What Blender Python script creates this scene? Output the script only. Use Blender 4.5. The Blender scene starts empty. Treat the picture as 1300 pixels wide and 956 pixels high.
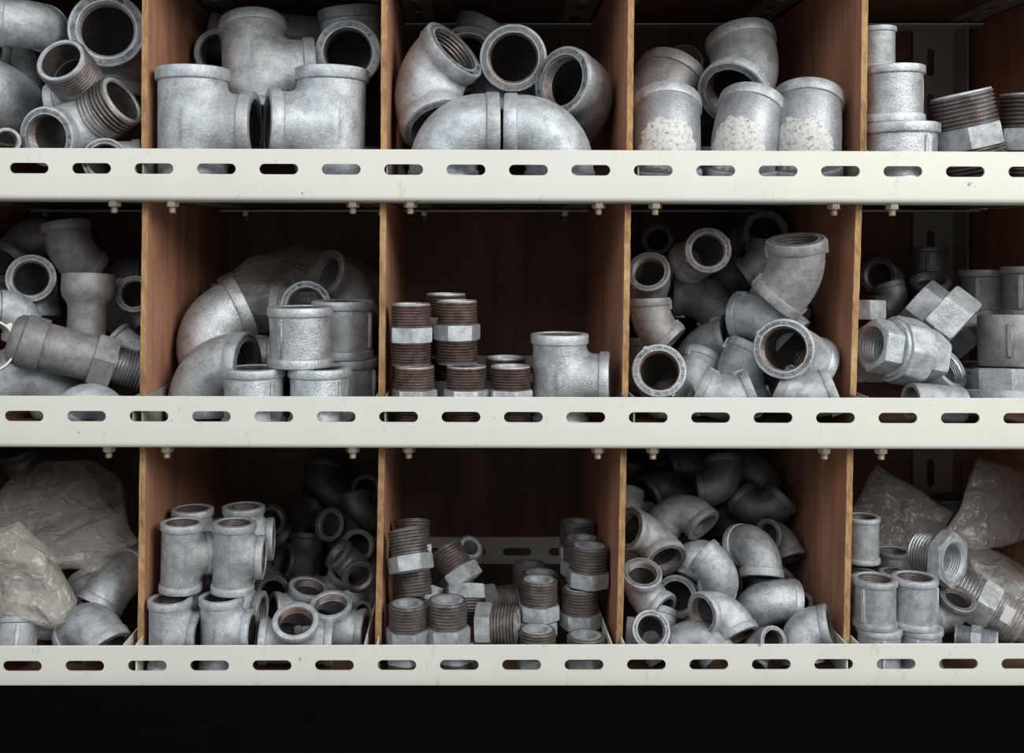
import bpy, bmesh, math, random
import numpy as np
from mathutils import Vector, Matrix, noise
random.seed(7)
C = bpy.context.scene.collection
PI = math.pi
D = 1350.0                       # camera distance to the shelf front, mm
VX, VY = 590.0, 308.0            # where the camera axis meets the shelf front, in photo pixels
MM = 0.001
FLOOR = [236.0, 550.0, 865.0]    # shelf board tops, as front-plane pixels
TOPS = [190.0, 504.0, 819.0]     # beam tops

def W(px, py, y):
    """photo pixel at depth y (mm behind the shelf front) -> mm"""
    k = (D + y) / D
    return Vector(((px - VX) * k, y, (VY - py) * k))

# ------------------------------------------------------------------ materials
def new_mat(name):
    m = bpy.data.materials.new(name); m.use_nodes = True
    nt = m.node_tree; b = nt.nodes['Principled BSDF']
    return m, nt, b
def nd(nt, t, **kw):
    n = nt.nodes.new(t)
    for k, v in kw.items():
        if k in n.inputs.keys(): n.inputs[k].default_value = v
        else: setattr(n, k, v)
    return n
def ramp(nt, src, stops):
    r = nt.nodes.new('ShaderNodeValToRGB')
    while len(r.color_ramp.elements) < len(stops): r.color_ramp.elements.new(0.5)
    for e, (p, c) in zip(r.color_ramp.elements, stops):
        e.position = p; e.color = (c[0], c[1], c[2], 1) if not isinstance(c, (int, float)) else (c, c, c, 1)
    nt.links.new(src, r.inputs[0]); return r.outputs[0]
def mixc(nt, fac, a, b, mode='MIX'):
    m = nt.nodes.new('ShaderNodeMix'); m.data_type = 'RGBA'; m.blend_type = mode
    for i, v in ((0, fac), (6, a), (7, b)):
        if hasattr(v, 'is_linked') or hasattr(v, 'links'): nt.links.new(v, m.inputs[i])
        else: m.inputs[i].default_value = v if i == 0 else (v[0], v[1], v[2], 1)
    return m.outputs[2]
def tex(nt, scale, detail=4, rough=.6, vec=None, kind='ShaderNodeTexNoise'):
    n = nt.nodes.new(kind); n.inputs['Scale'].default_value = scale
    if kind == 'ShaderNodeTexNoise':
        n.inputs['Detail'].default_value = detail; n.inputs['Roughness'].default_value = rough
    if vec is not None: nt.links.new(vec, n.inputs['Vector'])
    return n
def objvec(nt, sc=(1, 1, 1), per_object=True):
    tc = nt.nodes.new('ShaderNodeTexCoord')
    if per_object:
        g = nt.nodes.new('ShaderNodeObjectInfo')
        c = nt.nodes.new('ShaderNodeVectorMath'); c.operation = 'MULTIPLY_ADD'
        nt.links.new(g.outputs['Random'], c.inputs[0]); c.inputs[1].default_value = (31, 17, 23)
        nt.links.new(tc.outputs['Object'], c.inputs[2]); out = c.outputs[0]
    else: out = tc.outputs['Object']
    mp = nt.nodes.new('ShaderNodeMapping'); mp.inputs['Scale'].default_value = sc
    nt.links.new(out, mp.inputs['Vector']); return mp.outputs[0]
def bump(nt, b, h, strength, dist):
    bp = nt.nodes.new('ShaderNodeBump'); bp.inputs['Strength'].default_value = strength; bp.inputs['Distance'].default_value = dist
    nt.links.new(h, bp.inputs['Height']); nt.links.new(bp.outputs[0], b.inputs['Normal'])

def galvanized(name, ca, cb, metal=.55, rough=(.34, .55), stain=.25, stainc=(.10, .075, .055), paint=False, bs=.35):
    m, nt, b = new_mat(name); v = objvec(nt)
    n1 = tex(nt, 2.2, 5, .62, v); n2 = tex(nt, 14, 4, .7, v); n3 = tex(nt, 1.1, 3, .5, v)
    base = ramp(nt, n1.outputs[0], [(.36, ca), (.62, cb)])
    base = mixc(nt, .24, base, ramp(nt, n2.outputs[0], [(.35, tuple(x * .6 for x in ca)), (.65, tuple(min(1, x * 1.15) for x in cb))]))
    oi = nt.nodes.new('ShaderNodeObjectInfo')
    rr = ramp(nt, oi.outputs['Random'], [(0, (.74, .73, .72)), (.5, (.93, .93, .93)), (1, (1.08, 1.1, 1.12))])
    base = mixc(nt, 1.0, base, rr, 'MULTIPLY')
    st = ramp(nt, n3.outputs[0], [(.56, 0.0), (.74, stain)])
    base = mixc(nt, st, base, stainc)
    if paint:
        tc = nt.nodes.new('ShaderNodeTexCoord')
        d = nt.nodes.new('ShaderNodeVectorMath'); d.operation = 'DISTANCE'
        nt.links.new(tc.outputs['Object'], d.inputs[0]); d.inputs[1].default_value = (-.42, .05, -.62)
        a = nt.nodes.new('ShaderNodeMath'); a.operation = 'MULTIPLY_ADD'; a.inputs[1].default_value = .9
        nt.links.new(n1.outputs[0], a.inputs[0]); nt.links.new(d.outputs['Value'], a.inputs[2])
        sm = nt.nodes.new('ShaderNodeMath'); sm.operation = 'LESS_THAN'; sm.inputs[1].default_value = 1.22
        nt.links.new(a.outputs[0], sm.inputs[0]); mask = sm.outputs[0]
        pc = ramp(nt, tex(nt, 9, 5, .8, v).outputs[0], [(.36, (.16, .16, .15)), (.45, (.50, .49, .46)), (.58, (.66, .65, .63)), (.72, (.42, .39, .24))])
        base = mixc(nt, mask, base, pc)
        inv = nt.nodes.new('ShaderNodeMath'); inv.operation = 'MULTIPLY_ADD'; inv.inputs[1].default_value = -metal; inv.inputs[2].default_value = metal
        nt.links.new(mask, inv.inputs[0]); nt.links.new(inv.outputs[0], b.inputs['Metallic'])
    else: b.inputs['Metallic'].default_value = metal
    nt.links.new(base, b.inputs['Base Color'])
    nt.links.new(ramp(nt, n2.outputs[0], [(.3, rough[0]), (.7, rough[1])]), b.inputs['Roughness'])
    mx = nt.nodes.new('ShaderNodeMath'); mx.operation = 'ADD'
    n5 = tex(nt, 26, 3, .6, v)
    nt.links.new(n2.outputs[0], mx.inputs[0]); nt.links.new(n5.outputs[0], mx.inputs[1])
    bump(nt, b, mx.outputs[0], bs, .0012)
    return m
def wood(name, c0, c1, c2, sc, edge=False):
    m, nt, b = new_mat(name); v = objvec(nt, sc, False)
    n = tex(nt, 6, 6, .65, v); n2 = tex(nt, 30, 4, .7, v); n3 = tex(nt, 5, 3, .5, objvec(nt, (1, 1, 1), False))
    col = ramp(nt, n.outputs[0], [(.3, c0), (.5, c1), (.7, c2)])
    col = mixc(nt, .35, col, ramp(nt, n2.outputs[0], [(.4, tuple(x * .55 for x in c0)), (.6, c2)]))
    col = mixc(nt, ramp(nt, n3.outputs[0], [(.5, 0.0), (.75, .35)]), col, tuple(x * .5 for x in c0))
    nt.links.new(col, b.inputs['Base Color']); b.inputs['Roughness'].default_value = .7 if not edge else .85
    bump(nt, b, n2.outputs[0], .3, .0015 if not edge else .004)
    return m
M = {}
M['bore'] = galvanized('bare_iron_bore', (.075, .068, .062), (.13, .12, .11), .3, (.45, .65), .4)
M['galv'] = galvanized('galvanized_zinc', (.30, .317, .328), (.58, .61, .63), .42, (.38, .58), bs=.5)
M['bright'] = galvanized('bright_zinc', (.38, .402, .418), (.70, .73, .75), .58, (.30, .48), .15, bs=.6)
M['dull'] = galvanized('dull_aged_shaded_zinc', (.19, .183, .18), (.35, .34, .335), .35, (.42, .6), .35)  # aged zinc; the same dull colour puts shade on rear fittings
M['dark'] = galvanized('shaded_dark_zinc', (.10, .095, .10), (.18, .175, .18), .45, (.32, .5), .3)  # fittings at the back, with shelf shade put into the colour
M['paint'] = galvanized('zinc_with_flaking_white_paint', (.30, .32, .34), (.46, .48, .51), paint=True)
M['thread'] = galvanized('oiled_cut_thread', (.13, .105, .095), (.29, .262, .25), .65, (.3, .48), .45, (.10, .05, .03))
M['rust'] = galvanized('rusty_cut_thread', (.10, .062, .048), (.27, .20, .175), .6, (.3, .5), .5, (.10, .045, .022))
M['zthread'] = galvanized('zinc_cut_thread', (.34, .35, .365), (.52, .54, .565), .75, (.26, .4), .2)
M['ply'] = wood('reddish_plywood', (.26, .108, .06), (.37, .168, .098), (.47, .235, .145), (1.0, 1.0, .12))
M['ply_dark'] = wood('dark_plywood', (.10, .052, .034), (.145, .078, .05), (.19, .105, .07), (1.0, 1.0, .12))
M['edge'] = wood('raw_plywood_edge', (.20, .10, .04), (.36, .20, .085), (.52, .34, .16), (4, 1, 1.4), True)
def cream(name, c, grime):
    m, nt, b = new_mat(name); v = objvec(nt, (1, 1, 1), False)
    n = tex(nt, 9, 6, .75, v); n2 = tex(nt, 60, 3, .6, v); n3 = tex(nt, 34, 5, .8, objvec(nt, (1, 1, .35), False))
    col = mixc(nt, ramp(nt, n.outputs[0], [(.35, 0.0), (.8, .35)]), c, tuple(x * .78 for x in c))
    col = mixc(nt, ramp(nt, n3.outputs[0], [(.60, 0.0), (.72, grime)]), col, (.33, .27, .15))
    col = mixc(nt, ramp(nt, n2.outputs[0], [(.69, 0.0), (.73, .7)]), col, (.16, .12, .08))
    nt.links.new(col, b.inputs['Base Color']); b.inputs['Roughness'].default_value = .42
    bump(nt, b, n2.outputs[0], .05, .001)
    return m
M['cream'] = cream('cream_painted_steel', (.68, .67, .60), .5)
M['dim'] = cream('dirty_shaded_cream_steel', (.30, .28, .23), .6)  # cream paint, dirtier, with shade behind and under shelves put into the colour
M['zincyellow'] = galvanized('yellow_zinc_bolt', (.42, .36, .25), (.62, .56, .44), .8, (.3, .45))
def plain(name, c, r=.6, metal=0):
    m, nt, b = new_mat(name); v = objvec(nt)
    col = mixc(nt, tex(nt, 8, 4, .6, v).outputs[0], c, tuple(x * .8 for x in c))
    nt.links.new(col, b.inputs['Base Color']); b.inputs['Roughness'].default_value = r; b.inputs['Metallic'].default_value = metal
    return m
M['black'] = plain('matte_black_board', (.003, .003, .003), 1)
M['black'].node_tree.nodes['Principled BSDF'].inputs['Specular IOR Level'].default_value = 0
M['concrete'] = plain('grey_concrete', (.22, .21, .20), .9)
M['plaster'] = plain('grey_plaster', (.25, .24, .22), .9)
def film(name, tint, lo, hi, rough=.22, sc=7.0):
    m, nt, b = new_mat(name); v = objvec(nt, (1, 1, 1), False)
    b.inputs['Base Color'].default_value = (*tint, 1); b.inputs['Roughness'].default_value = rough
    b.inputs['Specular IOR Level'].default_value = .7
    t = nt.nodes.new('ShaderNodeBsdfTransparent'); t.inputs[0].default_value = (.97, .96, .94, 1)
    mx = nt.nodes.new('ShaderNodeMixShader')
    f = ramp(nt, tex(nt, sc, 5, .6, v).outputs[0], [(.35, lo), (.7, hi)])
    nt.links.new(f, mx.inputs[0]); nt.links.new(t.outputs[0], mx.inputs[1]); nt.links.new(b.outputs[0], mx.inputs[2])
    nt.links.new(mx.outputs[0], nt.nodes['Material Output'].inputs[0])
    wv = nt.nodes.new('ShaderNodeVectorMath'); wv.operation = 'MULTIPLY_ADD'; wn = tex(nt, 9, 4, .6, v)
    nt.links.new(wn.outputs['Color'], wv.inputs[0]); wv.inputs[1].default_value = (.16, .16, .16); nt.links.new(v, wv.inputs[2])
    vo = tex(nt, 17, vec=wv.outputs[0], kind='ShaderNodeTexVoronoi'); vo.feature = 'DISTANCE_TO_EDGE'
    cr = ramp(nt, vo.outputs['Distance'], [(0, 1.0), (.10, .35), (.5, 0.0)])
    bump(nt, b, cr, .6, .006)
    return m
M['film_white'] = film('cloudy_plastic_film', (.56, .53, .48), .20, .50)
M['film_haze'] = film('grey_plastic_film', (.46, .42, .38), .15, .36)
M['film_clear'] = film('clear_plastic_film', (.48, .43, .40), .07, .30)
M['film_mid'] = film('hazy_plastic_film', (.38, .345, .325), .16, .36)
M['print'] = plain('orange_print', (.75, .17, .05), .5)
M['label'] = plain('white_paper', (.85, .86, .84), .6)

# ------------------------------------------------------------------ mesh helpers (unit size: rim radius 1)
def mesh_from(name, vs, fs, angle=34):
    me = bpy.data.meshes.new(name); me.from_pydata([tuple(v) for v in vs], [], [tuple(f) for f in fs]); me.update()
    bm = bmesh.new(); bm.from_mesh(me); bmesh.ops.remove_doubles(bm, verts=bm.verts, dist=1e-6)
    bmesh.ops.recalc_face_normals(bm, faces=bm.faces); bm.to_mesh(me); bm.free()
    me.polygons.foreach_set('use_smooth', [True] * len(me.polygons))
    me.set_sharp_from_angle(angle=math.radians(angle)); return me
def merge(parts):
    vs, fs = [], []
    for v, f in parts:
        o = len(vs); vs += list(v); fs += [tuple(o + i for i in q) for q in f]
    return vs, fs
def poly_r(th, n):
    a = 2 * PI / n
    return math.cos(PI / n) / math.cos((th % a) - a / 2)
def revolve(prof, n=48, sides=0, closed=True, ripple=None):
    """prof: (r, z) or (r, z, 'p') for a polygonal ring, or (r, z, cap) polygon clipped by radius cap"""
    vs, fs = [], []
    for k, p in enumerate(prof):
        for i in range(n):
            th = 2 * PI * i / n; r = p[0]
            if len(p) > 2:
                r = p[0] * poly_r(th, sides)
                if p[2] != 'p': r = min(r, p[2])
            vs.append((r * math.cos(th), r * math.sin(th), p[1]))
    m = len(prof)
    for k in range(m if closed else m - 1):
        a, b = k * n, ((k + 1) % m) * n
        for i in range(n):
            j = (i + 1) % n; fs.append((a + i, a + j, b + j, b + i))
    return vs, fs
def xf(part, mat):
    return [mat @ Vector(v) for v in part[0]], part[1]
def box(x0, x1, y0, y1, z0, z1):
    vs = [(x, y, z) for x in (x0, x1) for y in (y0, y1) for z in (z0, z1)]
    return vs, [(0, 1, 3, 2), (4, 6, 7, 5), (0, 4, 5, 1), (2, 3, 7, 6), (0, 2, 6, 4), (1, 5, 7, 3)]
def sweep(path, n=40, closed=True, seam=0.0):
    """path: list of (point, tangent, radius); side vector y"""
    vs, fs = [], []
    for p, t, r in path:
        t = Vector(t).normalized(); s = Vector((0, 1, 0)); u = s.cross(t)
        for i in range(n):
            th = 2 * PI * i / n; rr = r
            if seam and (i % (n // 2)) == 0: rr = r + seam
            vs.append(Vector(p) + rr * (math.cos(th) * u + math.sin(th) * s))
    m = len(path)
    for k in range(m if closed else m - 1):
        a, b = k * n, ((k + 1) % m) * n
        for i in range(n):
            j = (i + 1) % n; fs.append((a + i, a + j, b + j, b + i))
    return vs, fs
def bend_path(A, straight, ang, radii_outer, radii_inner, seg=12):
    """from face a (0,0,A) through the bend to face b; local b direction at `ang` (radians) deflection"""
    T = A - straight; R = T / math.tan(ang / 2); b = Vector((math.sin(ang), 0, -math.cos(ang)))
    pts = []
    for t in (0, .5, 1): pts.append((Vector((0, 0, A - straight * t)), Vector((0, 0, -1))))
    cx = Vector((R, 0, T))
    for i in range(1, seg):
        th = ang * i / seg
        pts.append((cx + R * Vector((-math.cos(th), 0, -math.sin(th))), Vector((math.sin(th), 0, -math.cos(th)))))
    for t in (1, .5, 0): pts.append((b * (A - straight * t), b))
    m = len(pts)
    out = [(p, t, radii_outer(i / (m - 1))) for i, (p, t) in enumerate(pts)]
    inn = [(p, t, radii_inner) for (p, t) in reversed(pts)]
    return out + inn, b
def end_matrix(dirv, dist):
    """moves a rim built with its face at z=0 looking +z to the end along dirv"""
    z = Vector(dirv).normalized(); y = Vector((0, 1, 0)); x = y.cross(z).normalized(); y = z.cross(x)
    m = Matrix((x, y, z)).transposed().to_4x4(); m.translation = z * dist; return m

MESH = {}
def cached(f):
    def g(*a):
        k = (f.__name__,) + a
        if k not in MESH: MESH[k] = f(*a)
        return MESH[k]
    return g
@cached
def rim_mesh(width, lug):
    pr = [(.79, 0), (.955, 0), (.99, -.018), (1, -.045), (1, -width + .03), (.985, -width), (.945, -width - .012), (.90, -width - .05), (.75, -width - .12), (.75, -.05)]
    parts = [revolve(pr, 48)]
    if lug:
        for s in (0, PI):
            b = box(.84, 1.05, -.075, .075, -width - .2, -width * .3)
            parts.append(xf(b, Matrix.Rotation(s, 4, 'Z')))
    return mesh_from('rim', *merge(parts))
@cached
def inner_thread_mesh(depth):
    pr = []; n = int(depth / .105); z = -.04
    for k in range(n):
        pr += [(.745 - .0, z), (.69, z - .052)]; z -= .105
    pr += [(.80, z), (.80, -.03)]
    return mesh_from('inner_thread', *revolve(pr, 40))
@cached
def male_thread_mesh(length, r, pitch):
    pr = [(r * .80, 0), (r * .93, 0)]; n = max(3, int(length / pitch)); p = length / n; z = -.02
    for k in range(n):
        g = .895 if k else .93
        pr += [(r * g, z), (r * .995, z - p * .42), (r * .995, z - p * .58), (r * g, z - p * .98)]; z -= p
    pr += [(r * .90, z), (r * .80, z)]
    return mesh_from('male_thread', *revolve(pr, 48))
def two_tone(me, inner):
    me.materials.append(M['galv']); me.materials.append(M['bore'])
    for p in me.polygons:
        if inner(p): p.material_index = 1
@cached
def elbow_body(deg, A):
    ro = lambda t: .925 + .025 * math.sin(PI * t)
    path, b = bend_path(A, .42, math.radians(deg), ro, .75)
    s = sweep(path, 44, True, .018); cl = [Vector(q[0]) for q in path]
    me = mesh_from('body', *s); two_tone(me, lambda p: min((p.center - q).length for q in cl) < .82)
    return me, b
@cached
def tee_body(br):
    h = .05; gx = np.arange(-1.1, br + .06, h); gy = np.arange(-1.05, 1.06, h); gz = np.arange(-1.62, 1.63, h)
    X, Y, Z = np.meshgrid(gx, gy, gz, indexing='ij')
    r1 = np.sqrt(X**2 + Y**2); r2 = np.sqrt(Z**2 + Y**2)
    a = r1 - .925; b = r2 - .925 + np.maximum(0, -X) * 1.6
    k = .30; hh = np.clip(.5 + .5 * (b - a) / k, 0, 1); f = b * (1 - hh) + a * hh - k * hh * (1 - hh)
    f = np.maximum(f, np.abs(Z) - 1.5); f = np.maximum(f, X - (br - .12))
    bore = np.minimum(r1 - .75, np.where(X > 0, r2 - .75, 9)); f = np.maximum(f, -bore)
    n = f.shape; ins = f < 0
    idx = -np.ones((n[0]-1, n[1]-1, n[2]-1), int)
    acc = np.zeros(idx.shape + (3,)); cnt = np.zeros(idx.shape)
    corners = [(i, j, l) for i in (0, 1) for j in (0, 1) for l in (0, 1)]
    sl = lambda c: f[c[0]:n[0]-1+c[0], c[1]:n[1]-1+c[1], c[2]:n[2]-1+c[2]]
    for c in corners:
        for ax in range(3):
            if c[ax]: continue
            d = list(c); d[ax] = 1
            va, vb = sl(c), sl(tuple(d)); cr = (va < 0) != (vb < 0)
            t = np.where(cr, va / np.where(cr, va - vb, 1), 0)
            for q in range(3): acc[..., q] += np.where(cr, c[q] + (t if q == ax else 0), 0)
            cnt += cr
    on = cnt > 0; idx[on] = np.arange(on.sum()); ii = np.argwhere(on)
    org = np.array([gx[0], gy[0], gz[0]]); vs = org + h * (ii + acc[on] / cnt[on][:, None])
    fs = []
    for ax in range(3):
        u, v = [(1, 2), (2, 0), (0, 1)][ax]
        s0 = [slice(1, n[q]-1) for q in range(3)]; s1 = list(s0); s0[ax] = slice(0, n[ax]-1); s1[ax] = slice(1, n[ax])
        A0, A1 = ins[tuple(s0)], ins[tuple(s1)]
        for e in np.argwhere(A0 != A1):
            p = e + 1; p[ax] = e[ax]
            q = []
            for du, dv in ((-1, -1), (0, -1), (0, 0), (-1, 0)):
                w = p.copy(); w[u] += du; w[v] += dv; q.append(idx[tuple(w)])
            fs.append(tuple(q) if A0[tuple(e)] else tuple(q[::-1]))
    me = mesh_from('body', [tuple(v) for v in vs], fs, 60)
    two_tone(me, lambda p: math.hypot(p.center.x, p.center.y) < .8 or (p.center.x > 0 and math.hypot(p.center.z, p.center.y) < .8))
    return me
@cached
def coupling_body(L, plain):
    H = L / 2 - .06; w = .33
    if plain: pr = [(.97, H), (1, H - .05), (1, -H + .05), (.97, -H), (.76, -H), (.76, H)]
    else: pr = [(.92, H - .1), (.92, H - w), (.915, 0), (.92, -H + w), (.92, -H + .1), (.75, -H + .1), (.75, H - .1)]
    return mesh_from('body', *revolve(pr, 48))
@cached
def rib_mesh(L, plain):
    H = L / 2 - (.34 if not plain else .35)
    b = box(.80, 1.0 if not plain else 1.07, -.09, .09, -H, H)
    me = mesh_from('rib', *b); bm = bmesh.new(); bm.from_mesh(me)
    bmesh.ops.bevel(bm, geom=bm.edges, offset=.03, segments=2, affect='EDGES'); bm.to_mesh(me); bm.free(); return me
@cached
def reducer_body():
    pr = [(.99, .95), (1, .9), (1, .35), (.95, .1), (.78, -.12), (.72, -.3), (.72, -1.6), (.58, -1.6), (.58, -.3), (.76, .2), (.80, .95)]
    return mesh_from('body', *revolve(pr, 48))
@cached
def nut_mesh(R, z0, z1, bore, sides):
    c = R * .965
    pr = [(bore, z1), (R * .84, z1), (R, z1 - .02, c * .99), (R, z1 - .09, 'p'), (R, z0 + .09, 'p'), (R, z0 + .02, c * .99), (R * .84, z0), (bore, z0)]
    return mesh_from('hex', *revolve(pr, 72 if sides == 6 else 80, sides), angle=25)
@cached
def lathe(name, prof, n=48):
    return mesh_from(name, *revolve(list(prof), n))

# ------------------------------------------------------------------ things
def link(name, me, mat, parent, mtx=None):
    o = bpy.data.objects.new(name, me); C.objects.link(o); o.parent = parent
    if mtx is not None: o.matrix_local = mtx
    if len(me.materials) == 0: me.materials.append(M[mat])
    o.material_slots[0].link = 'OBJECT'; o.material_slots[0].material = M[mat]
    return o
ELB = {90: 1.55, 45: 1.28}
def ends(root, dirs, dist, mat, tmat, width=.36, lug=False, thr=.42):
    for d in dirs:
        r = link('rim', rim_mesh(width, lug), mat, root, end_matrix(d, dist))
        link('inner_thread', inner_thread_mesh(thr), tmat, r)
def b_elbow(root, mat, tmat, deg=90, male=False, lug=False, tl=1.0):
    A = ELB[deg]; me, b = elbow_body(deg, A)
    link('body', me, mat, root)
    if mat == 'paint': mat = 'galv'
    if male:
        ends(root, [b], A, mat, tmat, lug=lug)
        link('male_thread', male_thread_mesh(tl, .97, .14), tmat, root, Matrix.Translation((0, 0, A + tl - .45)))
        link('end_lip', lathe('end_lip', ((.74, -.05), (.77, .02), (.88, .02), (.91, -.02), (.88, -.06))), mat, root, Matrix.Translation((0, 0, A + tl - .45)))
    else: ends(root, [(0, 0, 1), b], A, mat, tmat, lug=lug)
def b_tee(root, mat, tmat, br=1.72):
    link('body', tee_body(br), mat, root); ends(root, [(0, 0, 1), (0, 0, -1)], 1.6, mat, tmat, .33); ends(root, [(1, 0, 0)], br, mat, tmat, .33)
def b_coupling(root, mat, tmat, L=1.85, plain=False, ribs=(0,)):
    link('body', coupling_body(L, plain), mat, root)
    if plain:
        for s in (1, -1): link('inner_thread', inner_thread_mesh(.5), tmat, root, end_matrix((0, 0, s), L / 2 - .04))
    else: ends(root, [(0, 0, 1), (0, 0, -1)], L / 2, mat, tmat, .27)
    for r in ribs: link('rib', rib_mesh(L, plain), mat, root, Matrix.Rotation(math.radians(r), 4, 'Z'))
def b_bushing(root, mat, tmat, hexr=1.16, hh=.8, tl=1.3, bore=.62):
    link('hex_flange', nut_mesh(hexr, -hh, 0, bore, 6), mat, root)
    link('male_thread', male_thread_mesh(tl, 1.0, .15), tmat, root, Matrix.Translation((0, 0, tl)))
    link('bore_lip', lathe('bore_lip', ((bore + .16, -hh + .03), (bore + .18, -hh - .03), (bore + .05, -hh - .03)) + tuple((bore - (.09 if k % 2 else .03), -hh + .04 + .06 * k) for k in range(10)) + ((.55, tl), (.62, tl + .01), (.80, tl + .01), (.84, tl - .03), (.80, tl - .1))), mat, root)
def b_nipple(root, mat, tmat, hexr=1.13):
    link('hex', nut_mesh(hexr, -.38, .38, .62, 6), mat, root)
    for s in (1, -1):
        r = link('male_thread', male_thread_mesh(1.1, 1.0, .125), tmat, root, end_matrix((0, 0, s), 1.48))
        link('end_lip', lathe('end_lip', ((.76, -.05), (.80, .03), (.93, .03), (.96, -.03), (.9, -.08), (.6, -.4), (.6, -1.2), (.7, -1.2))), mat, r)
def b_reducer(root, mat, tmat):
    link('body', reducer_body(), mat, root)
    link('inner_thread', inner_thread_mesh(.42), tmat, root, Matrix.Translation((0, 0, .98)))
def b_union(root, mat, tmat):
    link('union_nut', nut_mesh(1.0, -.42, .42, .6, 8), mat, root)
    for s in (1, -1):
        m = end_matrix((0, 0, s), 1.12)
        e = link('hex_end', nut_mesh(.80, -.62, 0, .55, 6), mat, root, m)
        link('inner_thread', lathe('inner_thread', tuple((.565 if k % 2 == 0 else .51, -.03 - .045 * k) for k in range(13)) + ((.62, -.62), (.62, -.02))), tmat, e)
        link('collar', lathe('collar', ((.5, -.62), (.84, -.62), (.86, -.66), (.86, -.78), (.5, -.78))), mat, e)
def b_hexnut(root, mat, tmat, L=1.0):
    link('hex_body', nut_mesh(1.0, -L / 2, L / 2, .58, 6), mat, root)
    link('inner_thread', lathe('inner_thread', tuple((.60 if k % 2 == 0 else .55, L / 2 - .03 - .06 * k) for k in range(int(L / .06) - 1)) + ((.66, -L / 2 + .03), (.66, L / 2 - .03))), tmat, root)
def b_valve(root, mat, tmat):
    link('body', lathe('body', ((.01, -1.75), (.84, -1.75), (.88, -1.7), (.86, .45), (.5, .5), (.01, .5))), mat, root)
    link('cap', lathe('cap', ((.01, -2.62), (.55, -2.62), (.78, -2.55), (.92, -2.4), (.95, -2.22), (.93, -2.2), (1.0, -2.16), (1.0, -1.42), (.97, -1.38), (.86, -1.38), (.01, -1.5))), mat, root)
    link('hex_collar', nut_mesh(1.08, .42, 1.25, .4, 6), mat, root)
    link('male_thread', male_thread_mesh(1.15, .74, .115), tmat, root, Matrix.Translation((0, 0, 2.38)))
    link('bore_lip', lathe('bore_lip', ((.45, 2.36), (.48, 2.41), (.64, 2.41), (.67, 2.3), (.45, 1.2))), mat, root)
    link('casting_pip', lathe('casting_pip', ((.01, -.0), (.06, -.0), (.05, .1), (.01, .12)), 16), mat, root, Matrix.Translation((0, -.86, .3)) @ Matrix.Rotation(PI / 2, 4, 'X'))
def b_clamp(root, mat, tmat):
    link('strap', lathe('strap', ((.93, -.2), (1, -.2), (1, .2), (.93, .2)), 64), mat, root)
    t = link('tongue', mesh_from('tongue', *box(-.12, .62, -.09, .09, -.1, .1)), mat, root, Matrix.Translation((.25, -.9, 0)) @ Matrix.Rotation(.3, 4, 'Z'))
def b_plug(root, mat, tmat):
    link('hex_head', nut_mesh(.86, .0, .62, .5, 6), mat, root)
    link('flange', lathe('flange', ((.5, .02), (1.06, .02), (1.1, -.03), (1.1, -.5), (1.06, -.55), (.5, -.55))), mat, root)
def cyl(z0, z1, r, n=None, ax='Z'):
    n = n or max(2, int(round(abs(z1 - z0) / (r * .7))) + 1)
    out = []
    for i in range(n):
        t = z0 + (z1 - z0) * i / (n - 1)
        out.append((Vector((0, 0, t)) if ax == 'Z' else Vector((t, 0, 0)), r))
    return out
def proxies(kind, **k):
    if kind in ('elbow', 'street_elbow'):
        deg = k.get('deg', 90); A = ELB[deg]; ang = math.radians(deg)
        b = Vector((math.sin(ang), 0, -math.cos(ang))); T = A - .42; R = T / math.tan(ang / 2); cx = Vector((R, 0, T))
        pr = [(Vector((0, 0, A - .72)), .93), (b * (A - .72), .93)]
        for i in range(0, 5):
            th = ang * i / 4; pr.append((cx + R * Vector((-math.cos(th), 0, -math.sin(th))), .9))
        if kind == 'street_elbow': pr += [(Vector((0, 0, A - .1)), .88)]
        return pr
    if kind == 'tee': return cyl(-.85, .85, .93, 4) + [(Vector((.95, 0, 0)), .93), (Vector((.5, 0, 0)), .9)]
    if kind == 'coupling': L = k.get('L', 1.85); return cyl(-L / 2 + .85, L / 2 - .85, .96, 3)
    if kind == 'bushing': return [(Vector((0, 0, -.05)), 1.0), (Vector((0, 0, .5)), .95)]
    if kind == 'nipple': return cyl(-.6, .6, 1.0, 3)
    if kind == 'reducer': return [(Vector((0, 0, .3)), .95), (Vector((0, 0, -.4)), .72), (Vector((0, 0, -1)), .7)]
    if kind == 'union': return [(Vector((0, 0, z)), .85) for z in (-.4, 0, .4)]
    if kind == 'hexnut': return [(Vector((0, 0, 0)), .75)]
    if kind == 'valve': return cyl(-2, 2, .85, 7)
    return [(Vector((0, 0, 0)), .6)]
NAMES = {'elbow': ('pipe_elbow', 'pipe elbow'), 'street_elbow': ('street_elbow', 'threaded pipe elbow'), 'tee': ('pipe_tee', 'pipe tee'),
         'coupling': ('pipe_coupling', 'pipe coupling'), 'bushing': ('hex_bushing', 'pipe bushing'), 'nipple': ('hex_nipple', 'pipe nipple'),
         'reducer': ('reducing_coupling', 'pipe reducer'), 'union': ('pipe_union', 'pipe union'), 'hexnut': ('hex_nut', 'nut'),
         'valve': ('threaded_adapter', 'pipe adapter'), 'clamp': ('pipe_clamp', 'pipe clamp'), 'plug': ('flanged_plug', 'pipe plug')}
BUILD = {'elbow': b_elbow, 'street_elbow': lambda r, m, t, **k: b_elbow(r, m, t, male=True, **k), 'tee': b_tee, 'coupling': b_coupling, 'bushing': b_bushing,
         'nipple': b_nipple, 'reducer': b_reducer, 'union': b_union, 'hexnut': b_hexnut, 'valve': b_valve, 'clamp': b_clamp, 'plug': b_plug}
BINS = {}
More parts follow.
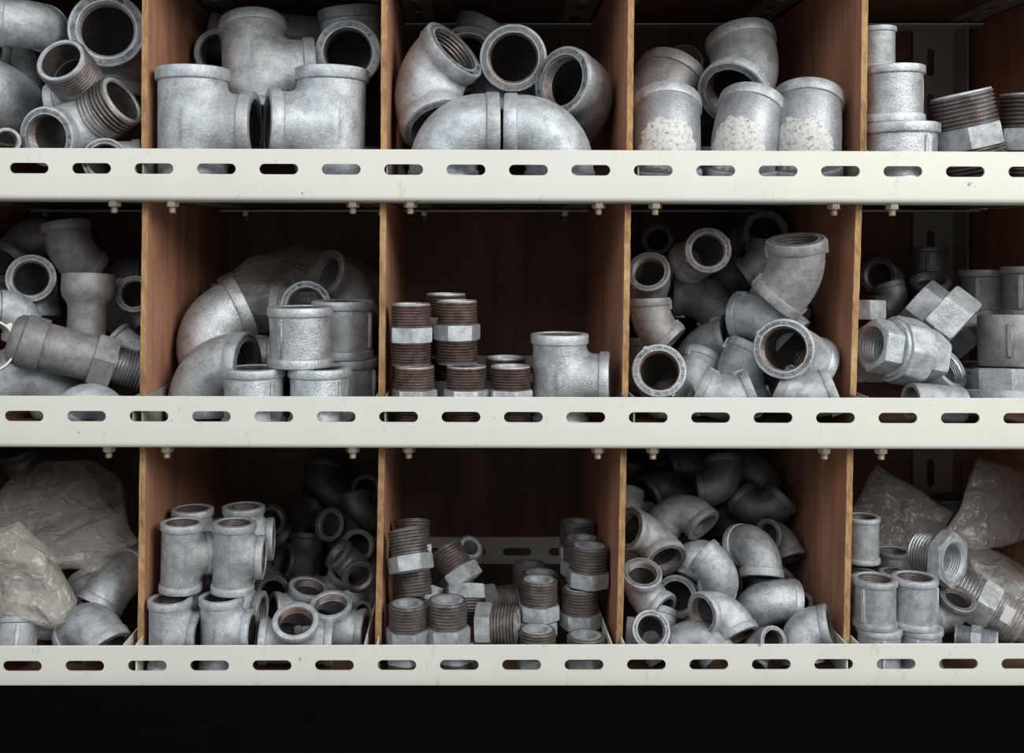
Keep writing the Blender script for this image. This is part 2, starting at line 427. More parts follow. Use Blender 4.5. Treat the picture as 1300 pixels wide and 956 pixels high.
for col, (ox1, ox2, ox3) in enumerate(((0, 0, 0), (180, 180, 170), (480, 480, 470), (780, 780, 770), (1080, 1070, 1060))):
    BINS[(0, col)] = (ox1, 0, 956 / 270); BINS[(1, col)] = (ox2, 250, 956 / 330)
    BINS[(2, col)] = (ox3, 560, (956 / 330, 956 / 320, 956 / 320, 956 / 320, 956 / 330)[col])
BINS[(2, 2)] = (470, 560, 956 / 320); BINS[(2, 3)] = (770, 560, 956 / 320)
ROWN = ('top row', 'middle row', 'bottom row'); COLN = ('first bin', 'second bin', 'third bin', 'fourth bin', 'fifth bin')
ITEMS = []
def put(bin_, kind, u, v, y, R, a, b=(0, 0, 1), label='', ref='c', mat='galv', tmat='thread', base=None, fix=False, lock=False, group=None, mm=False, spin=None, **kw):
    """u, v in the bin's own view; R in the same scale; base = height of the lowest point above the board, mm"""
    ox, oy, s = BINS[bin_]; row, col = bin_
    k = (D + y) / D; Rr = R if mm else R / s * k
    a = Vector(a).normalized(); b = Vector(b)
    q0 = W(ox + u / s, oy + (v or 0) / s, y) + Vector((0, D, 0))     # directions were read off relative to the line of sight
    if base is None: vr = Vector((0, 1, 0)).rotation_difference(q0.normalized()); a = vr @ a; b = vr @ b
    else: vr = Matrix.Rotation(-math.atan2(q0.x, q0.y), 3, 'Z'); b = vr @ b
    if kw.pop('facet', False):
        cdir = -q0.normalized(); b = cdir - cdir.dot(a) * a; b = Matrix.Rotation(math.radians(30 + kw.pop('turn', 0)), 3, a) @ b
    b = b - b.dot(a) * a
    if b.length < 1e-3: b = Vector((1, 0, 0)) - a.x * a
    b.normalize(); yv = a.cross(b); rot = Matrix((b, yv, a)).transposed()
    off = Vector((0, 0, 0))
    if ref == 'a':
        A = {'elbow': ELB[kw.get('deg', 90)], 'street_elbow': ELB[kw.get('deg', 90)] + kw.get('tl', 1.0) - .45, 'tee': 1.6, 'hexnut': 0, 'coupling': kw.get('L', 1.85) / 2, 'bushing': 1.3, 'nipple': 1.48, 'union': 1.12}.get(kind, 0)
        off = a * A * Rr
    elif ref == 'b':
        ang = math.radians(kw.get('deg', 90)); A = kw.get('br', 1.72) if kind == 'tee' else ELB[kw.get('deg', 90)]
        bl = Vector((1, 0, 0)) if kind == 'tee' else Vector((math.sin(ang), 0, -math.cos(ang)))
        off = rot @ bl * A * Rr
    elif ref == 'h': off = -a * .8 * Rr       # hex face of a bushing
    p = W(ox + u / s, oy + (v if v is not None else 0) / s, y + off.y)
    c = p - off; c.y = y
    if base is not None:
        half = {'coupling': kw.get('L', 1.85) / 2, 'tee': 1.6, 'nipple': 1.48}.get(kind, 1.0)
        if kind == 'bushing': half = .83 if a.z > 0 else kw.get('tl', 1.3) + .03
        c.z = (VY - FLOOR[row]) + base + half * Rr
    ITEMS.append(dict(bin=bin_, kind=kind, c=c, R=Rr, rot=rot, kw=kw, label=label, mat=mat, tmat=tmat, fix=fix, stood=base is not None or lock, group=group))
    return ITEMS[-1]
# settled resting places, mm: x, y, z and rim radius
BAKED = [
(-576.6, 90.0, 294.8, 33.74),
(-621.6, 100.0, 197.3, 50.96),
(-504.0, 178.7, 289.8, 51.40),
(-509.6, 105.0, 196.5, 35.31),
(-526.8, 80.0, 145.6, 38.89),
(-538.5, 249.3, 230.3, 27.06),
(-473.8, 60.0, 104.7, 28.91),
(-650.9, 230.0, 277.8, 29.75),
(-595.9, 30.0, 130.1, 17.32),
(-359.2, 55.3, 150.8, 48.80),
(-179.5, 76.3, 152.9, 49.53),
(-298.2, 160.9, 241.8, 49.13),
(-368.3, 254.9, 283.0, 35.92),
(-163.8, 220.6, 271.7, 46.76),
(-150.4, 190.0, 104.6, 32.22),
(-252.0, 327.1, 323.2, 36.90),
(-345.7, 332.8, 320.4, 36.90),
(-64.9, 141.1, 219.4, 49.87),
(-28.2, 50.0, 151.2, 47.20),
(125.8, 58.6, 151.2, 47.20),
(73.5, 202.9, 264.7, 46.99),
(182.1, 141.0, 211.1, 47.65),
(3.7, 320.7, 272.5, 49.90),
(269.5, 66.0, 140.1, 46.81),
(371.7, 66.0, 139.6, 46.21),
(453.4, 62.0, 143.6, 47.26),
(408.3, 183.5, 242.0, 50.71),
(281.6, 200.0, 201.2, 51.88),
(359.5, 330.0, 249.7, 38.66),
(341.3, 150.0, 103.0, 23.54),
(576.7, 58.0, 114.6, 49.49),
(567.3, 58.0, 194.5, 40.06),
(558.2, 90.0, 261.5, 25.31),
(671.9, 65.1, 140.3, 39.58),
(760.6, 79.4, 139.4, 40.29),
(739.4, 190.0, 111.5, 38.66),
(-512.4, 71.0, -151.1, 35.38),
(-615.4, 22.8, -134.0, 34.61),
(-686.7, 285.6, 7.9, 34.99),
(-627.0, 198.1, -59.5, 33.86),
(-568.5, 179.2, -14.8, 34.75),
(-523.6, 127.3, -78.6, 36.08),
(-609.1, 122.1, -92.2, 27.91),
(-501.0, 211.2, -115.9, 36.58),
(-546.0, 276.3, -53.4, 29.64),
(-468.2, 185.2, -78.3, 25.99),
(-585.8, 108.6, -163.9, 42.65),
(-487.8, 37.0, -196.3, 25.15),
(-473.8, 142.7, -146.9, 24.81),
(-707.0, 231.9, -52.8, 36.59),
(-381.5, 165.0, -120.7, 47.26),
(-362.1, 108.0, -168.0, 45.48),
(-277.1, 47.0, -202.6, 41.79),
(-190.7, 47.0, -202.6, 41.79),
(-217.3, 55.0, -124.0, 43.47),
(-166.0, 140.0, -201.8, 42.67),
(-171.4, 140.0, -121.5, 43.43),
(-314.4, 226.4, -164.9, 27.56),
(-230.9, 232.4, -100.0, 36.58),
(-334.4, 286.9, -93.7, 33.76),
(-176.3, 300.0, -68.3, 38.81),
(-65.7, 42.0, -201.3, 26.69),
(-70.6, 46.0, -120.3, 26.77),
(2.3, 42.0, -201.3, 26.69),
(-10.4, 64.0, -118.7, 27.84),
(-21.3, 122.0, -199.0, 28.23),
(-26.0, 128.0, -113.3, 28.34),
(59.9, 42.0, -201.3, 26.69),
(56.6, 112.0, -199.3, 28.04),
(125.2, 52.2, -180.7, 38.01),
(267.6, 170.2, -56.3, 30.07),
(337.3, 145.1, -15.5, 31.45),
(359.5, 253.8, -79.2, 35.29),
(256.4, 115.5, -114.0, 29.05),
(438.2, 215.6, -32.9, 25.99),
(440.8, 56.2, -42.9, 38.29),
(418.7, 122.0, -103.9, 35.38),
(433.4, 65.8, -144.4, 39.10),
(348.5, 208.1, -151.4, 32.85),
(318.6, 138.4, -195.4, 33.40),
(260.7, 79.8, -179.7, 35.27),
(373.5, 110.8, -181.6, 33.83),
(341.8, 42.0, -207.9, 30.61),
(447.4, 42.7, -204.4, 30.63),
(313.1, 364.3, -1.5, 24.91),
(463.5, 305.9, 7.8, 33.51),
(455.5, 381.4, 6.3, 26.08),
(252.5, 187.4, -185.2, 32.00),
(450.4, 169.4, -82.9, 28.95),
(409.8, 299.2, -52.2, 28.46),
(446.4, 171.1, -186.6, 30.27),
(339.3, 317.4, -62.2, 31.09),
(577.5, 52.5, -142.8, 45.09),
(657.2, 93.3, -102.2, 41.38),
(663.9, 183.8, -96.7, 40.95),
(715.4, 179.4, -137.7, 38.61),
(644.6, 112.0, -184.1, 30.61),
(612.1, 33.2, -208.7, 24.26),
(775.1, 233.6, -75.7, 36.70),
(804.0, 166.4, -70.5, 36.23),
(743.1, 94.1, -133.5, 42.53),
(713.9, 58.1, -196.3, 46.94),
(717.6, 146.7, -191.4, 23.34),
(731.4, 330.0, -37.4, 30.93),
(708.4, 268.3, -79.6, 29.00),
(668.4, 331.7, -56.5, 28.35),
(643.4, 236.7, -96.8, 24.24),
(569.7, 160.0, -95.4, 27.80),
(-488.3, 134.8, -471.8, 33.45),
(-527.6, 171.5, -509.4, 30.51),
(-496.1, 54.5, -493.6, 33.05),
(-536.1, 108.8, -538.1, 17.31),
(-588.7, 47.8, -519.7, 28.02),
(-574.7, 151.3, -502.2, 31.47),
(-532.3, 268.0, -506.9, 27.98),
(-600.9, 243.8, -504.1, 30.68),
(-692.9, 330.0, -360.9, 34.37),
(-658.8, 300.9, -473.3, 36.59),
(-586.1, 300.0, -405.0, 33.75),
(-384.6, 38.0, -510.2, 28.91),
(-318.5, 42.0, -509.6, 29.34),
(-383.9, 104.0, -509.2, 29.56),
(-318.7, 106.0, -507.4, 30.69),
(-375.7, 60.0, -415.6, 28.32),
(-306.1, 58.0, -415.8, 28.63),
(-377.4, 124.0, -414.9, 29.24),
(-306.1, 122.0, -411.3, 29.20),
(-221.3, 51.2, -525.4, 29.90),
(-178.5, 88.9, -521.8, 28.64),
(-182.7, 229.2, -522.9, 28.68),
(-227.6, 153.8, -522.6, 28.55),
(-158.8, 141.2, -519.8, 17.47),
(-244.9, 278.5, -495.0, 28.44),
(-184.7, 246.0, -426.6, 24.37),
(-152.7, 204.1, -447.2, 23.83),
(-153.6, 338.5, -394.4, 22.50),
(-154.9, 146.8, -456.7, 22.91),
(-311.9, 307.4, -442.6, 23.95),
(-242.1, 412.2, -415.6, 33.32),
(-159.0, 261.1, -417.6, 24.10),
(-276.6, 372.1, -457.6, 31.24),
(-175.7, 330.9, -495.5, 30.31),
(-276.2, 214.9, -516.8, 26.73),
(-251.4, 444.1, -503.2, 31.24),
(-74.1, 34.0, -501.9, 25.05),
(-76.0, 34.0, -543.4, 24.71),
(-22.9, 38.0, -499.9, 26.16),
(-13.9, 38.0, -543.0, 25.47),
(0.8, 114.3, -492.4, 24.78),
(-71.8, 40.0, -408.6, 25.49),
(-71.8, 90.8, -444.0, 25.56),
(-59.4, 128.9, -497.7, 25.74),
(-74.7, 155.4, -427.3, 26.03),
(-12.3, 174.9, -470.5, 27.34),
(-9.8, 234.4, -522.6, 25.28),
(-0.1, 278.6, -479.6, 21.56),
(37.1, 56.0, -507.0, 26.24),
(45.3, 198.0, -526.4, 25.36),
(100.6, 92.0, -488.9, 25.03),
(97.8, 92.0, -530.7, 25.03),
(94.5, 38.0, -536.2, 24.43),
(108.0, 170.0, -503.4, 24.87),
(97.2, 240.0, -514.4, 26.02),
(158.6, 42.0, -535.9, 24.85),
(157.2, 100.0, -503.1, 25.17),
(168.4, 104.0, -447.3, 25.96),
(166.4, 170.0, -454.7, 25.63),
(167.7, 236.0, -449.5, 25.95),
(343.7, 56.0, -482.1, 26.49),
(405.1, 96.0, -482.2, 30.12),
(435.3, 46.0, -507.1, 27.69),
(305.4, 151.6, -493.3, 28.66),
(327.5, 175.0, -441.8, 27.66),
(240.5, 106.2, -480.5, 26.61),
(267.1, 158.6, -416.3, 30.45),
(242.6, 261.6, -413.5, 25.88),
(317.8, 190.6, -379.0, 28.07),
(385.9, 219.5, -360.6, 28.38),
(437.9, 219.5, -405.1, 28.90),
(411.9, 130.6, -418.3, 29.72),
(349.0, 75.1, -446.2, 26.60),
(459.8, 194.4, -425.6, 22.46),
(437.6, 209.6, -508.2, 27.22),
(474.7, 137.7, -518.9, 18.22),
(256.2, 73.3, -532.6, 26.05),
(238.1, 48.6, -511.5, 24.26),
(306.1, 44.4, -509.0, 25.58),
(386.8, 39.0, -520.8, 19.30),
(449.2, 356.6, -506.5, 29.02),
(318.4, 425.5, -350.9, 24.99),
(377.9, 350.6, -348.0, 31.72),
(265.6, 367.7, -404.7, 28.92),
(277.4, 462.5, -380.5, 25.29),
(314.3, 305.7, -373.0, 30.34),
(445.8, 292.8, -339.9, 31.47),
(432.3, 428.6, -361.4, 32.41),
(303.0, 209.9, -442.6, 22.69),
(428.1, 337.2, -451.5, 30.17),
(385.5, 244.4, -484.8, 26.90),
(442.1, 308.4, -514.8, 26.90),
(533.8, 34.0, -467.1, 28.31),
(586.7, 36.0, -467.3, 28.71),
(539.3, 34.0, -527.5, 29.02),
(593.5, 36.0, -528.1, 28.35),
(541.9, 100.0, -474.5, 23.36),
(588.5, 98.0, -473.3, 23.33),
(608.7, 160.0, -463.8, 24.71),
(542.6, 100.0, -404.0, 22.99),
(638.4, 73.9, -421.8, 27.71),
(651.0, 77.8, -501.5, 23.30),
(663.7, 29.5, -516.1, 16.47),
(707.3, 100.9, -494.7, 32.96),
(775.2, 148.5, -517.8, 33.99),
(788.2, 312.2, -484.8, 34.37),
(785.8, 377.0, -436.7, 26.23),
]
# ------------------------------------------------------------------ the shelving
def S(v): return tuple(x * MM for x in v)
def solid(name, part, mat, parent=None, bev=0, angle=34, mats=None):
    vs, fs = part; me = mesh_from(name, [Vector(v) * MM for v in vs], fs, angle)
    if bev:
        bm = bmesh.new(); bm.from_mesh(me); bmesh.ops.bevel(bm, geom=bm.edges, offset=bev * MM, segments=2, affect='EDGES'); bm.to_mesh(me); bm.free()
    me.materials.append(M[mat])
    o = bpy.data.objects.new(name, me); C.objects.link(o); o.parent = parent; return o
def cut(o, cutter_part, loc_scale=MM):
    vs, fs = cutter_part; me = mesh_from('cutter', [Vector(v) * MM for v in vs], fs)
    c = bpy.data.objects.new('cutter', me); C.objects.link(c)
    md = o.modifiers.new('b', 'BOOLEAN'); md.object = c; md.operation = 'DIFFERENCE'; md.solver = 'EXACT'
    bpy.context.view_layer.update(); dg = bpy.context.evaluated_depsgraph_get()
    nm = bpy.data.meshes.new_from_object(o.evaluated_get(dg)); o.modifiers.clear(); o.data = nm; bpy.data.objects.remove(c)
    nm.polygons.foreach_set('use_smooth', [True] * len(nm.polygons)); nm.set_sharp_from_angle(angle=math.radians(34))
def stadium(cx, cz, w, h, y0, y1, n=10):
    """slot prism along y"""
    pts = []
    for i in range(n + 1):
        t = -PI / 2 + PI * i / n; pts.append((cx + w / 2 - h / 2 + h / 2 * math.cos(t), cz + h / 2 * math.sin(t)))
    for i in range(n + 1):
        t = PI / 2 + PI * i / n; pts.append((cx - w / 2 + h / 2 + h / 2 * math.cos(t), cz + h / 2 * math.sin(t)))
    m = len(pts); vs = [(x, y0, z) for x, z in pts] + [(x, y1, z) for x, z in pts]
    fs = [tuple(range(m - 1, -1, -1)), tuple(range(m, 2 * m))] + [(i, (i + 1) % m, m + (i + 1) % m, m + i) for i in range(m)]
    return vs, fs
def extrude_x(prof, x0, x1):
    m = len(prof); vs = [(x0, y, z) for y, z in prof] + [(x1, y, z) for y, z in prof]
    fs = [tuple(range(m)), tuple(range(2 * m - 1, m - 1, -1))] + [(i, m + i, m + (i + 1) % m, (i + 1) % m) for i in range(m)]
    return vs, fs
def angle_prof(top, bot, depth, t=2.6, r=7, sgn=1):
    """L section in (y, z): upright at y=0, flange running back at the bottom"""
    p = [(0, top - .6), (.6, top), (t - .6, top), (t, top - .6)]
    for i in range(7):
        a = PI + (PI / 2) * i / 6; p.append((r + (r - t) * math.cos(a), bot + r + (r - t) * math.sin(a)))
    p += [(depth, bot + t), (depth, bot)]
    for i in range(7):
        a = 1.5 * PI - (PI / 2) * i / 6; p.append((r + r * math.cos(a), bot + r + r * math.sin(a)))
    return [(y * sgn, z) for y, z in p]

rack = bpy.data.objects.new('storage_shelving', None); C.objects.link(rack)
rack['label'] = 'slotted cream steel shelving divided into wooden pigeonhole bins for pipe fittings'; rack['category'] = 'shelving'
X0, X1 = -800.0, 905.0
YB = 500.0
SLOT0 = [36.5, 31.0, 27.0]
HB = 66
for row in (-1, 0, 1, 2):
    top = VY - (TOPS[row] if row >= 0 else -124.0)
    bot = top - HB
    tilt = (0, .00385, .0023, -.0023)[row + 1]
    s0 = SLOT0[row] if row >= 0 else 30
    cutters = merge([stadium(s0 - VX + 79.25 * k, top - 25.5, 49.5, 13.5, -6, 9) for k in range(-3, 20)])
    bm_ = solid('beam', extrude_x(angle_prof(top, bot, 62), X0, X1), 'cream', rack); cut(bm_, cutters); bm_.rotation_euler = (0, tilt, 0); bm_.location = (0, 0, 0)
    bb = solid('rear_beam', extrude_x([(YB - 3 - y, z) for y, z in angle_prof(top, bot, 62)], X0, X1), 'cream', rack)
    cut(bb, merge([stadium(s0 + 20 - VX + 79.25 * k, top - 25.5, 49.5, 13.5, YB - 14, YB + 6) for k in range(-2, 19)]))
    fl = VY - (FLOOR[row] if row >= 0 else -79.0)
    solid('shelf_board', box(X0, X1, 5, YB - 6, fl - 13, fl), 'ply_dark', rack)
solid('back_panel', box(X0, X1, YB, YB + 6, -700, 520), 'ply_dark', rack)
# dividers: front edge photo x at the top and the bottom of each row
DIV = {0: [(-128, -128), (184, 183), (488, 487), (802, 799), (1099, 1096), (1446, 1440)],
       1: [(-128, -128), (184.5, 180.5), (486.5, 484), (797.5, 793), (1091, 1082), (1440, 1430)],
       2: [(-132, -134), (181, 178), (485, 479), (792, 786), (1080, 1074), (1425, 1415)]}
STRIP = [-5, -5, -6, -5, 0, -5]
YD = 30.0
kd = (D + YD) / D
def divider_mesh(xt, xb, zt, zb, th=8.0):
    bm = bmesh.new(); n = 26; rnd = random.Random(int(xt * 7 + zt))
    cols = []
    for i in range(n + 1):
        t = i / n; z = zt + (zb - zt) * t; x = xt + (xb - xt) * t
        j = rnd.uniform(-.22, .22) if 0 < i < n else 0
        cols.append([bm.verts.new((q[0] * MM, q[1] * MM, z * MM)) for q in ((x - th / 2 + j, YD + rnd.uniform(0, 1.2)), (x + th / 2 + j, YD + rnd.uniform(0, 1.2)), (x + th / 2, YD + 4), (x + th / 2, YB - 1), (x - th / 2, YB - 1), (x - th / 2, YD + 4))])
    for a, b in zip(cols, cols[1:]):
        for k in range(6):
            f = bm.faces.new((a[k], a[(k + 1) % 6], b[(k + 1) % 6], b[k])); f.material_index = 1 if k == 0 else 0
    bm.faces.new(cols[0]); bm.faces.new(cols[-1]); bmesh.ops.recalc_face_normals(bm, faces=bm.faces)
    me = bpy.data.meshes.new('divider'); bm.to_mesh(me); bm.free(); me.materials.append(M['ply']); me.materials.append(M['edge']); return me
BOUNDS = {}
def fx(px): return (px - VX) * kd
for row in (0, 1, 2):
    zt = VY - (FLOOR[row] - 315 + 15.5) - 2; zb = VY - FLOOR[row] + .5
    for i, (a, b) in enumerate(DIV[row]):
        o = bpy.data.objects.new('divider', divider_mesh(fx(a), fx(b), zt, zb)); C.objects.link(o); o.parent = rack
        # cross angles beside the divider: upright above the board, flange under it with slots
        fl = VY - FLOOR[row]
        for sgn in (-1, 1):
            xx = fx((a + b) / 2) + sgn * 5 if row < 2 else fx(b) + sgn * 7 + STRIP[i]
            prof = [(xx, -4), (xx + sgn * 1.8, -4)]
            x0_, x1_ = sorted((xx, xx + sgn * 1.8))
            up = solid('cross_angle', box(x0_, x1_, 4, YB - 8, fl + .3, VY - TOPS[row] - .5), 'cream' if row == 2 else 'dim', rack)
    for sh in ([row - 1, row] if row == 0 else [row]):
        fl = VY - (FLOOR[sh] if sh >= 0 else -79.0)
        for i, (a, b) in enumerate(DIV[row]):
            for sgn in (-1, 1):
                xx = fx(b) + sgn * 7; x0_, x1_ = sorted((xx, xx + sgn * 48))
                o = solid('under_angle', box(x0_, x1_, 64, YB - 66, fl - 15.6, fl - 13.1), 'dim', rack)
                cs = []
                for q in range(5):
                    cxm, cym = (x0_ + x1_) / 2, 105 + 79 * q
                    p, f = stadium(cym, cxm, 46, 13, fl - 18, fl - 10, 8)
                    cs.append(([(z, x, y) for x, y, z in p], f))
                cut(o, merge(cs))
BOLTS = [[145, 219, 448, 521, 760, 832, 1059, 1133, -120], [138, 212, 448, 519, 759, 829, 1047, 1119, -126]]
def bolt_part(x, y, z):
    vs1, fs1 = revolve([(.01, 0), (8.6, 0, 'p'), (8.6, -7, 'p'), (7.2, -8), (.01, -8)], 36, 6, False)
    vs2, fs2 = revolve([(4.6, -7)] + [(4.6 if k % 2 else 3.9, -8 - k * .9) for k in range(9)] + [(3.4, -16), (.01, -16)], 20, 0, False)
    p = merge([(vs1, fs1), (vs2, fs2)])
    return [(v[0] + x, v[1] + y, v[2] + z) for v in p[0]], p[1]
for r_, bl in enumerate(BOLTS):
    z = VY - TOPS[r_] - HB
    for px in bl:
        tz = -(px - VX) * (.00385, .0023)[r_]
        o = solid('bolt', bolt_part((px - VX) * 1.012, 17, z + tz + .3), 'zincyellow', rack)
        o2 = solid('bolt', bolt_part((px - VX) * 1.0, YB - 45, z + .3), 'zincyellow', rack)
# rear uprights (slotted posts) in front of the back panel
for x_c, w_ in ((1204 - VX, 74),):
    xa = (1163 - VX) * 1.355; xb = (1216 - VX) * 1.355
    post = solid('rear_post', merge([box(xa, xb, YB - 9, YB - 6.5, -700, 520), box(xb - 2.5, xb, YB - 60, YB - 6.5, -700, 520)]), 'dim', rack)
    cs = []
    for q in range(15):
        zc = 470 - q * 79
        p, f = stadium(zc, (xa + xb) / 2 - 6, 48, 13, YB - 20, YB + 2, 8)
        cs.append(([(z, y, x) for x, y, z in p], f))
    cut(post, merge(cs))
    solid('side_panel', box(xb + 1, xb + 10, 6, YB - 2, -700, 520), 'ply_dark', rack) if False else None
solid('added_black_board', box(X0, X1, -14, -5, -760, VY - 868), 'black', rack)  # added board; its black stands in for dark space below the beam
for nm, bx, mt in (('floor', box(-3000, 3000, -3500, 700, -800, -760), 'concrete'), ('wall_back', box(-3000, 3000, 560, 620, -760, 1800), 'plaster')):
    o = solid(nm, bx, mt); o['kind'] = 'structure'
# ------------------------------------------------------------------ the fittings, bin by bin
WORLD = .50; EXPOSURE = 0.0
LIGHTS = [('key_area_lamp', (1.9, -2.1, 1.35), (0, .1, 0), (1.7, 1.5), 90, (1, .985, .96)),  # unseen area lamp, key light from the front right
          ('fill_area_lamp', (-1.3, -2.2, 1.5), (0, .1, -.1), (2.0, 1.4), 30, (.97, .98, 1))]  # unseen area lamp, soft fill from the front left
def P(bin_, kind, u, v, y, R, a, b, label, **k):
    k.setdefault('fix', False)
    return put(bin_, kind, u, v, y, R, a, b, label=f"{label}, {COLN[bin_[1]]}, {ROWN[bin_[0]]}", **k)
# --- top row, first bin
B = (0, 0)
P(B, 'elbow', 175, 112, 90, 112, (-1, .15, .05), (.15, 1, -.1), 'big elbow lying on its side, rounded bend up in the corner')
P(B, 'elbow', 40, 440, 100, 168, (-.9, .15, .25), (.2, .9, -.35), 'largest elbow, fat rounded bend behind the beam', fix=True)
P(B, 'elbow', 490, 146, 130, 166, (-.12, -.96, .2), (0, .45, -.9), 'wide open elbow mouth beside the divider', ref='a', tmat='dull', fix=True)
P(B, 'street_elbow', 272, 270, 105, 116, (-.42, -.70, .55), (-.5, .6, -.5), 'elbow with outside thread, round mouth tipped up', ref='a', tl=1.5, tmat='thread', fix=True, lock=True)
P(B, 'street_elbow', 553, 450, 80, 130, (.72, -.44, .52), (-.6, -.8, -.1), 'elbow with open mouth low and ribbed threaded end raised', ref='a', tl=1.2, fix=True, lock=True)
P(B, 'elbow', 620, 350, 190, 84, (.9, -.1, .3), (-.3, .8, -.5), 'elbow end facing the divider above the raised thread', ref='a')
P(B, 'elbow', 560, 720, 60, 98, (-.05, -.98, .1), (.5, .5, 0), 'small elbow mouth just showing over the beam', ref='a')
P(B, 'elbow', 120, 250, 230, 90, (-.7, -.3, .1), (.4, .3, -.8), 'dim elbow sunk behind the big elbows')
P(B, 'coupling', 25, 640, 30, 60, (.1, -.9, .1), (0, 0, 1), 'small collar half cut by the beam at the outer side')
# second bin
B = (0, 1)
P(B, 'tee', 217, 566, 52, 166, (0, 0, 1), (.96, -.28, 0), 'large tee standing upright, branch mouth turned to its twin', mm=False, base=0.5, fix=True)
P(B, 'tee', 850, 566, 54, 166, (.02, 0, 1), (-.98, -.18, 0), 'large tee standing upright with its branch toward the bin centre', base=0.5, fix=True)
P(B, 'tee', 520, 325, 165, 155, (-.03, .5, .87), (.98, .05, .1), 'large tee leaning back on top of the two standing tees', fix=True)
P(B, 'coupling', 310, 240, 240, 108, (-.1, -.97, .1), (0, 0, 1), 'dark round mouth peeping behind the leaning tee')
P(B, 'elbow', 930, 235, 140, 150, (-.12, -.97, .12), (-.05, .45, .9), 'elbow with wide mouth forward, upper end bending away', ref='a', fix=True)
P(B, 'coupling', 985, 560, 190, 100, (0, 0, 1), (0, -1, 0), 'dim coupling upright beside the divider', L=2.0, base=0)
P(B, 'tee', 730, 130, 330, 105, (.95, .2, -.1), (0, .2, -1), 'shadowed tee lying high at the back')
P(B, 'elbow', 370, 90, 330, 105, (-.9, .1, .1), (.1, .2, -.9), 'shadowed elbow high behind the leaning tee')
# third bin
B = (0, 2)
P(B, 'elbow', 303, 212, 72, 166, (.66, -.33, .66), (.38, -.68, -.62), 'elbow on its back, one rim slanting upward, one mouth low', ref='a', fix=True)
P(B, 'elbow', 294, 596, 60, 160, (1, 0, 0), (0, .04, -1), 'front elbow bent like a hump, rim facing its mirror twin', fix=True)
P(B, 'elbow', 806, 596, 60, 160, (-1, 0, 0), (0, .04, -1), 'front elbow humped toward the bare divider, rim facing centre', fix=True)
P(B, 'elbow', 603, 302, 118, 153, (-.04, -1, .06), (-.3, .1, -.95), 'middle elbow showing a full round rusty mouth', ref='a', tmat='rust')
P(B, 'elbow', 838, 358, 110, 156, (-.62, -.74, .22), (-.35, .6, -.7), 'elbow with ribbed thread visible in its tilted mouth', ref='a')
P(B, 'elbow', 440, 275, 240, 150, (.45, .2, .87), (-.3, -.8, -.45), 'dim elbow wedged behind the round rusty mouth', tmat='dull')
# fourth bin
B = (0, 3)
P(B, 'elbow', 236, 655, 66, 158, (-.02, .62, .78), (0, -.1, -1), 'elbow with white flaking paint, shortest of three in front', deg=45, mat='paint', fix=True, ref='c', lock=True)
P(B, 'elbow', 582, 648, 66, 156, (.2, .6, .77), (-.1, -.1, -1), 'elbow with streaky white and ochre paint, middle of three', deg=45, mat='paint', fix=True, lock=True)
P(B, 'elbow', 925, 622, 62, 160, (.02, .55, .85), (0, -.1, -1), 'tallest paint-flaked elbow standing next to the divider', deg=45, mat='paint', fix=True, lock=True)
P(B, 'elbow', 600, 335, 165, 160, (-.2, .5, .85), (.05, -.62, -.75), 'upper elbow balanced on the middle one, dark mouth below', deg=45, fix=True)
P(B, 'elbow', 190, 470, 200, 160, (.32, .6, .75), (-.2, -.1, -1), 'brownish shaded elbow behind the shortest painted one', deg=45, mat='dull')
P(B, 'elbow', 350, 380, 330, 110, (-.3, -.7, .4), (.4, .5, -.6), 'barely lit elbow mouth deep at the back', mat='dull')
P(B, 'coupling', 415, 590, 150, 75, (0, 0, 1), (0, -1, 0), 'narrow coupling glimpsed between two painted elbows', base=0, L=2.6)
# fifth bin
B = (0, 4)
P(B, 'coupling', 218, 0, 58, 168, (0, 0, 1), (.55, -.83, 0), 'widest coupling, a ribbed one at the foot of the stack', base=.5, L=1.70, fix=True, mat='bright', ribs=(12,))
P(B, 'coupling', 168, 0, 58, 136, (0, 0, 1), (.9, .4, 0), 'smaller bright coupling standing on the widest one', base=84.5, L=1.88, fix=True, mat='bright')
P(B, 'coupling', 118, 0, 90, 84, (0, 0, 1), (-.9, .4, 0), 'smallest coupling, top of the stack under the shelf', base=160, L=2.3, fix=True, mat='galv')
P(B, 'nipple', 530, 640, 62, 134, (-.2, -.05, .97), (0, -1, 0), 'tilted nipple with ribbed thread and hexagon collar', tmat='thread', fix=False)
P(B, 'nipple', 790, 650, 66, 136, (0, 0, 1), (.3, -1, 0), 'nipple half out of view standing straight', tmat='thread')
P(B, 'nipple', 560, 800, 190, 120, (1, 0, .02), (0, -1, 0), 'nipple lying flat, seen only through the beam slot')
# --- middle row, first bin
B = (1, 0)
P(B, 'valve', 285, 560, 62, 98, (.955, .0, -.28), (0, -.5, 1), 'long barrel adapter with hexagon collar and threaded nose', fix=True, mat='dull', tmat='zthread')
P(B, 'clamp', -12, 545, 60, 96, (-.1, -1, .1), (0, 0, 1), 'pale bent strap loop at the barrel end', mat='cream', fix=True)
P(B, 'street_elbow', 30, 160, 260, 85, (.95, -.1, -.05), (-.3, .2, -.9), 'dark threaded elbow up at the back', mat='dull')
P(B, 'elbow', 110, 288, 190, 86, (-.08, -.95, .15), (.1, .3, -.9), 'elbow with round mouth forward above the rusty thread', ref='a')
P(B, 'elbow', 262, 250, 160, 90, (-.12, .12, .98), (.5, .1, -.85), 'upper bent elbow leaning over the reducer', deg=45, mat='dull')
P(B, 'reducer', 318, 372, 120, 96, (.03, .05, 1), (0, -1, 0), 'bell shaped reducer, wide mouth on top', mat='dull', fix=True)
P(B, 'street_elbow', 90, 410, 125, 74, (-.98, -.12, .03), (.4, .2, -.85), 'elbow with rusty brown thread pointing outward', tmat='rust')
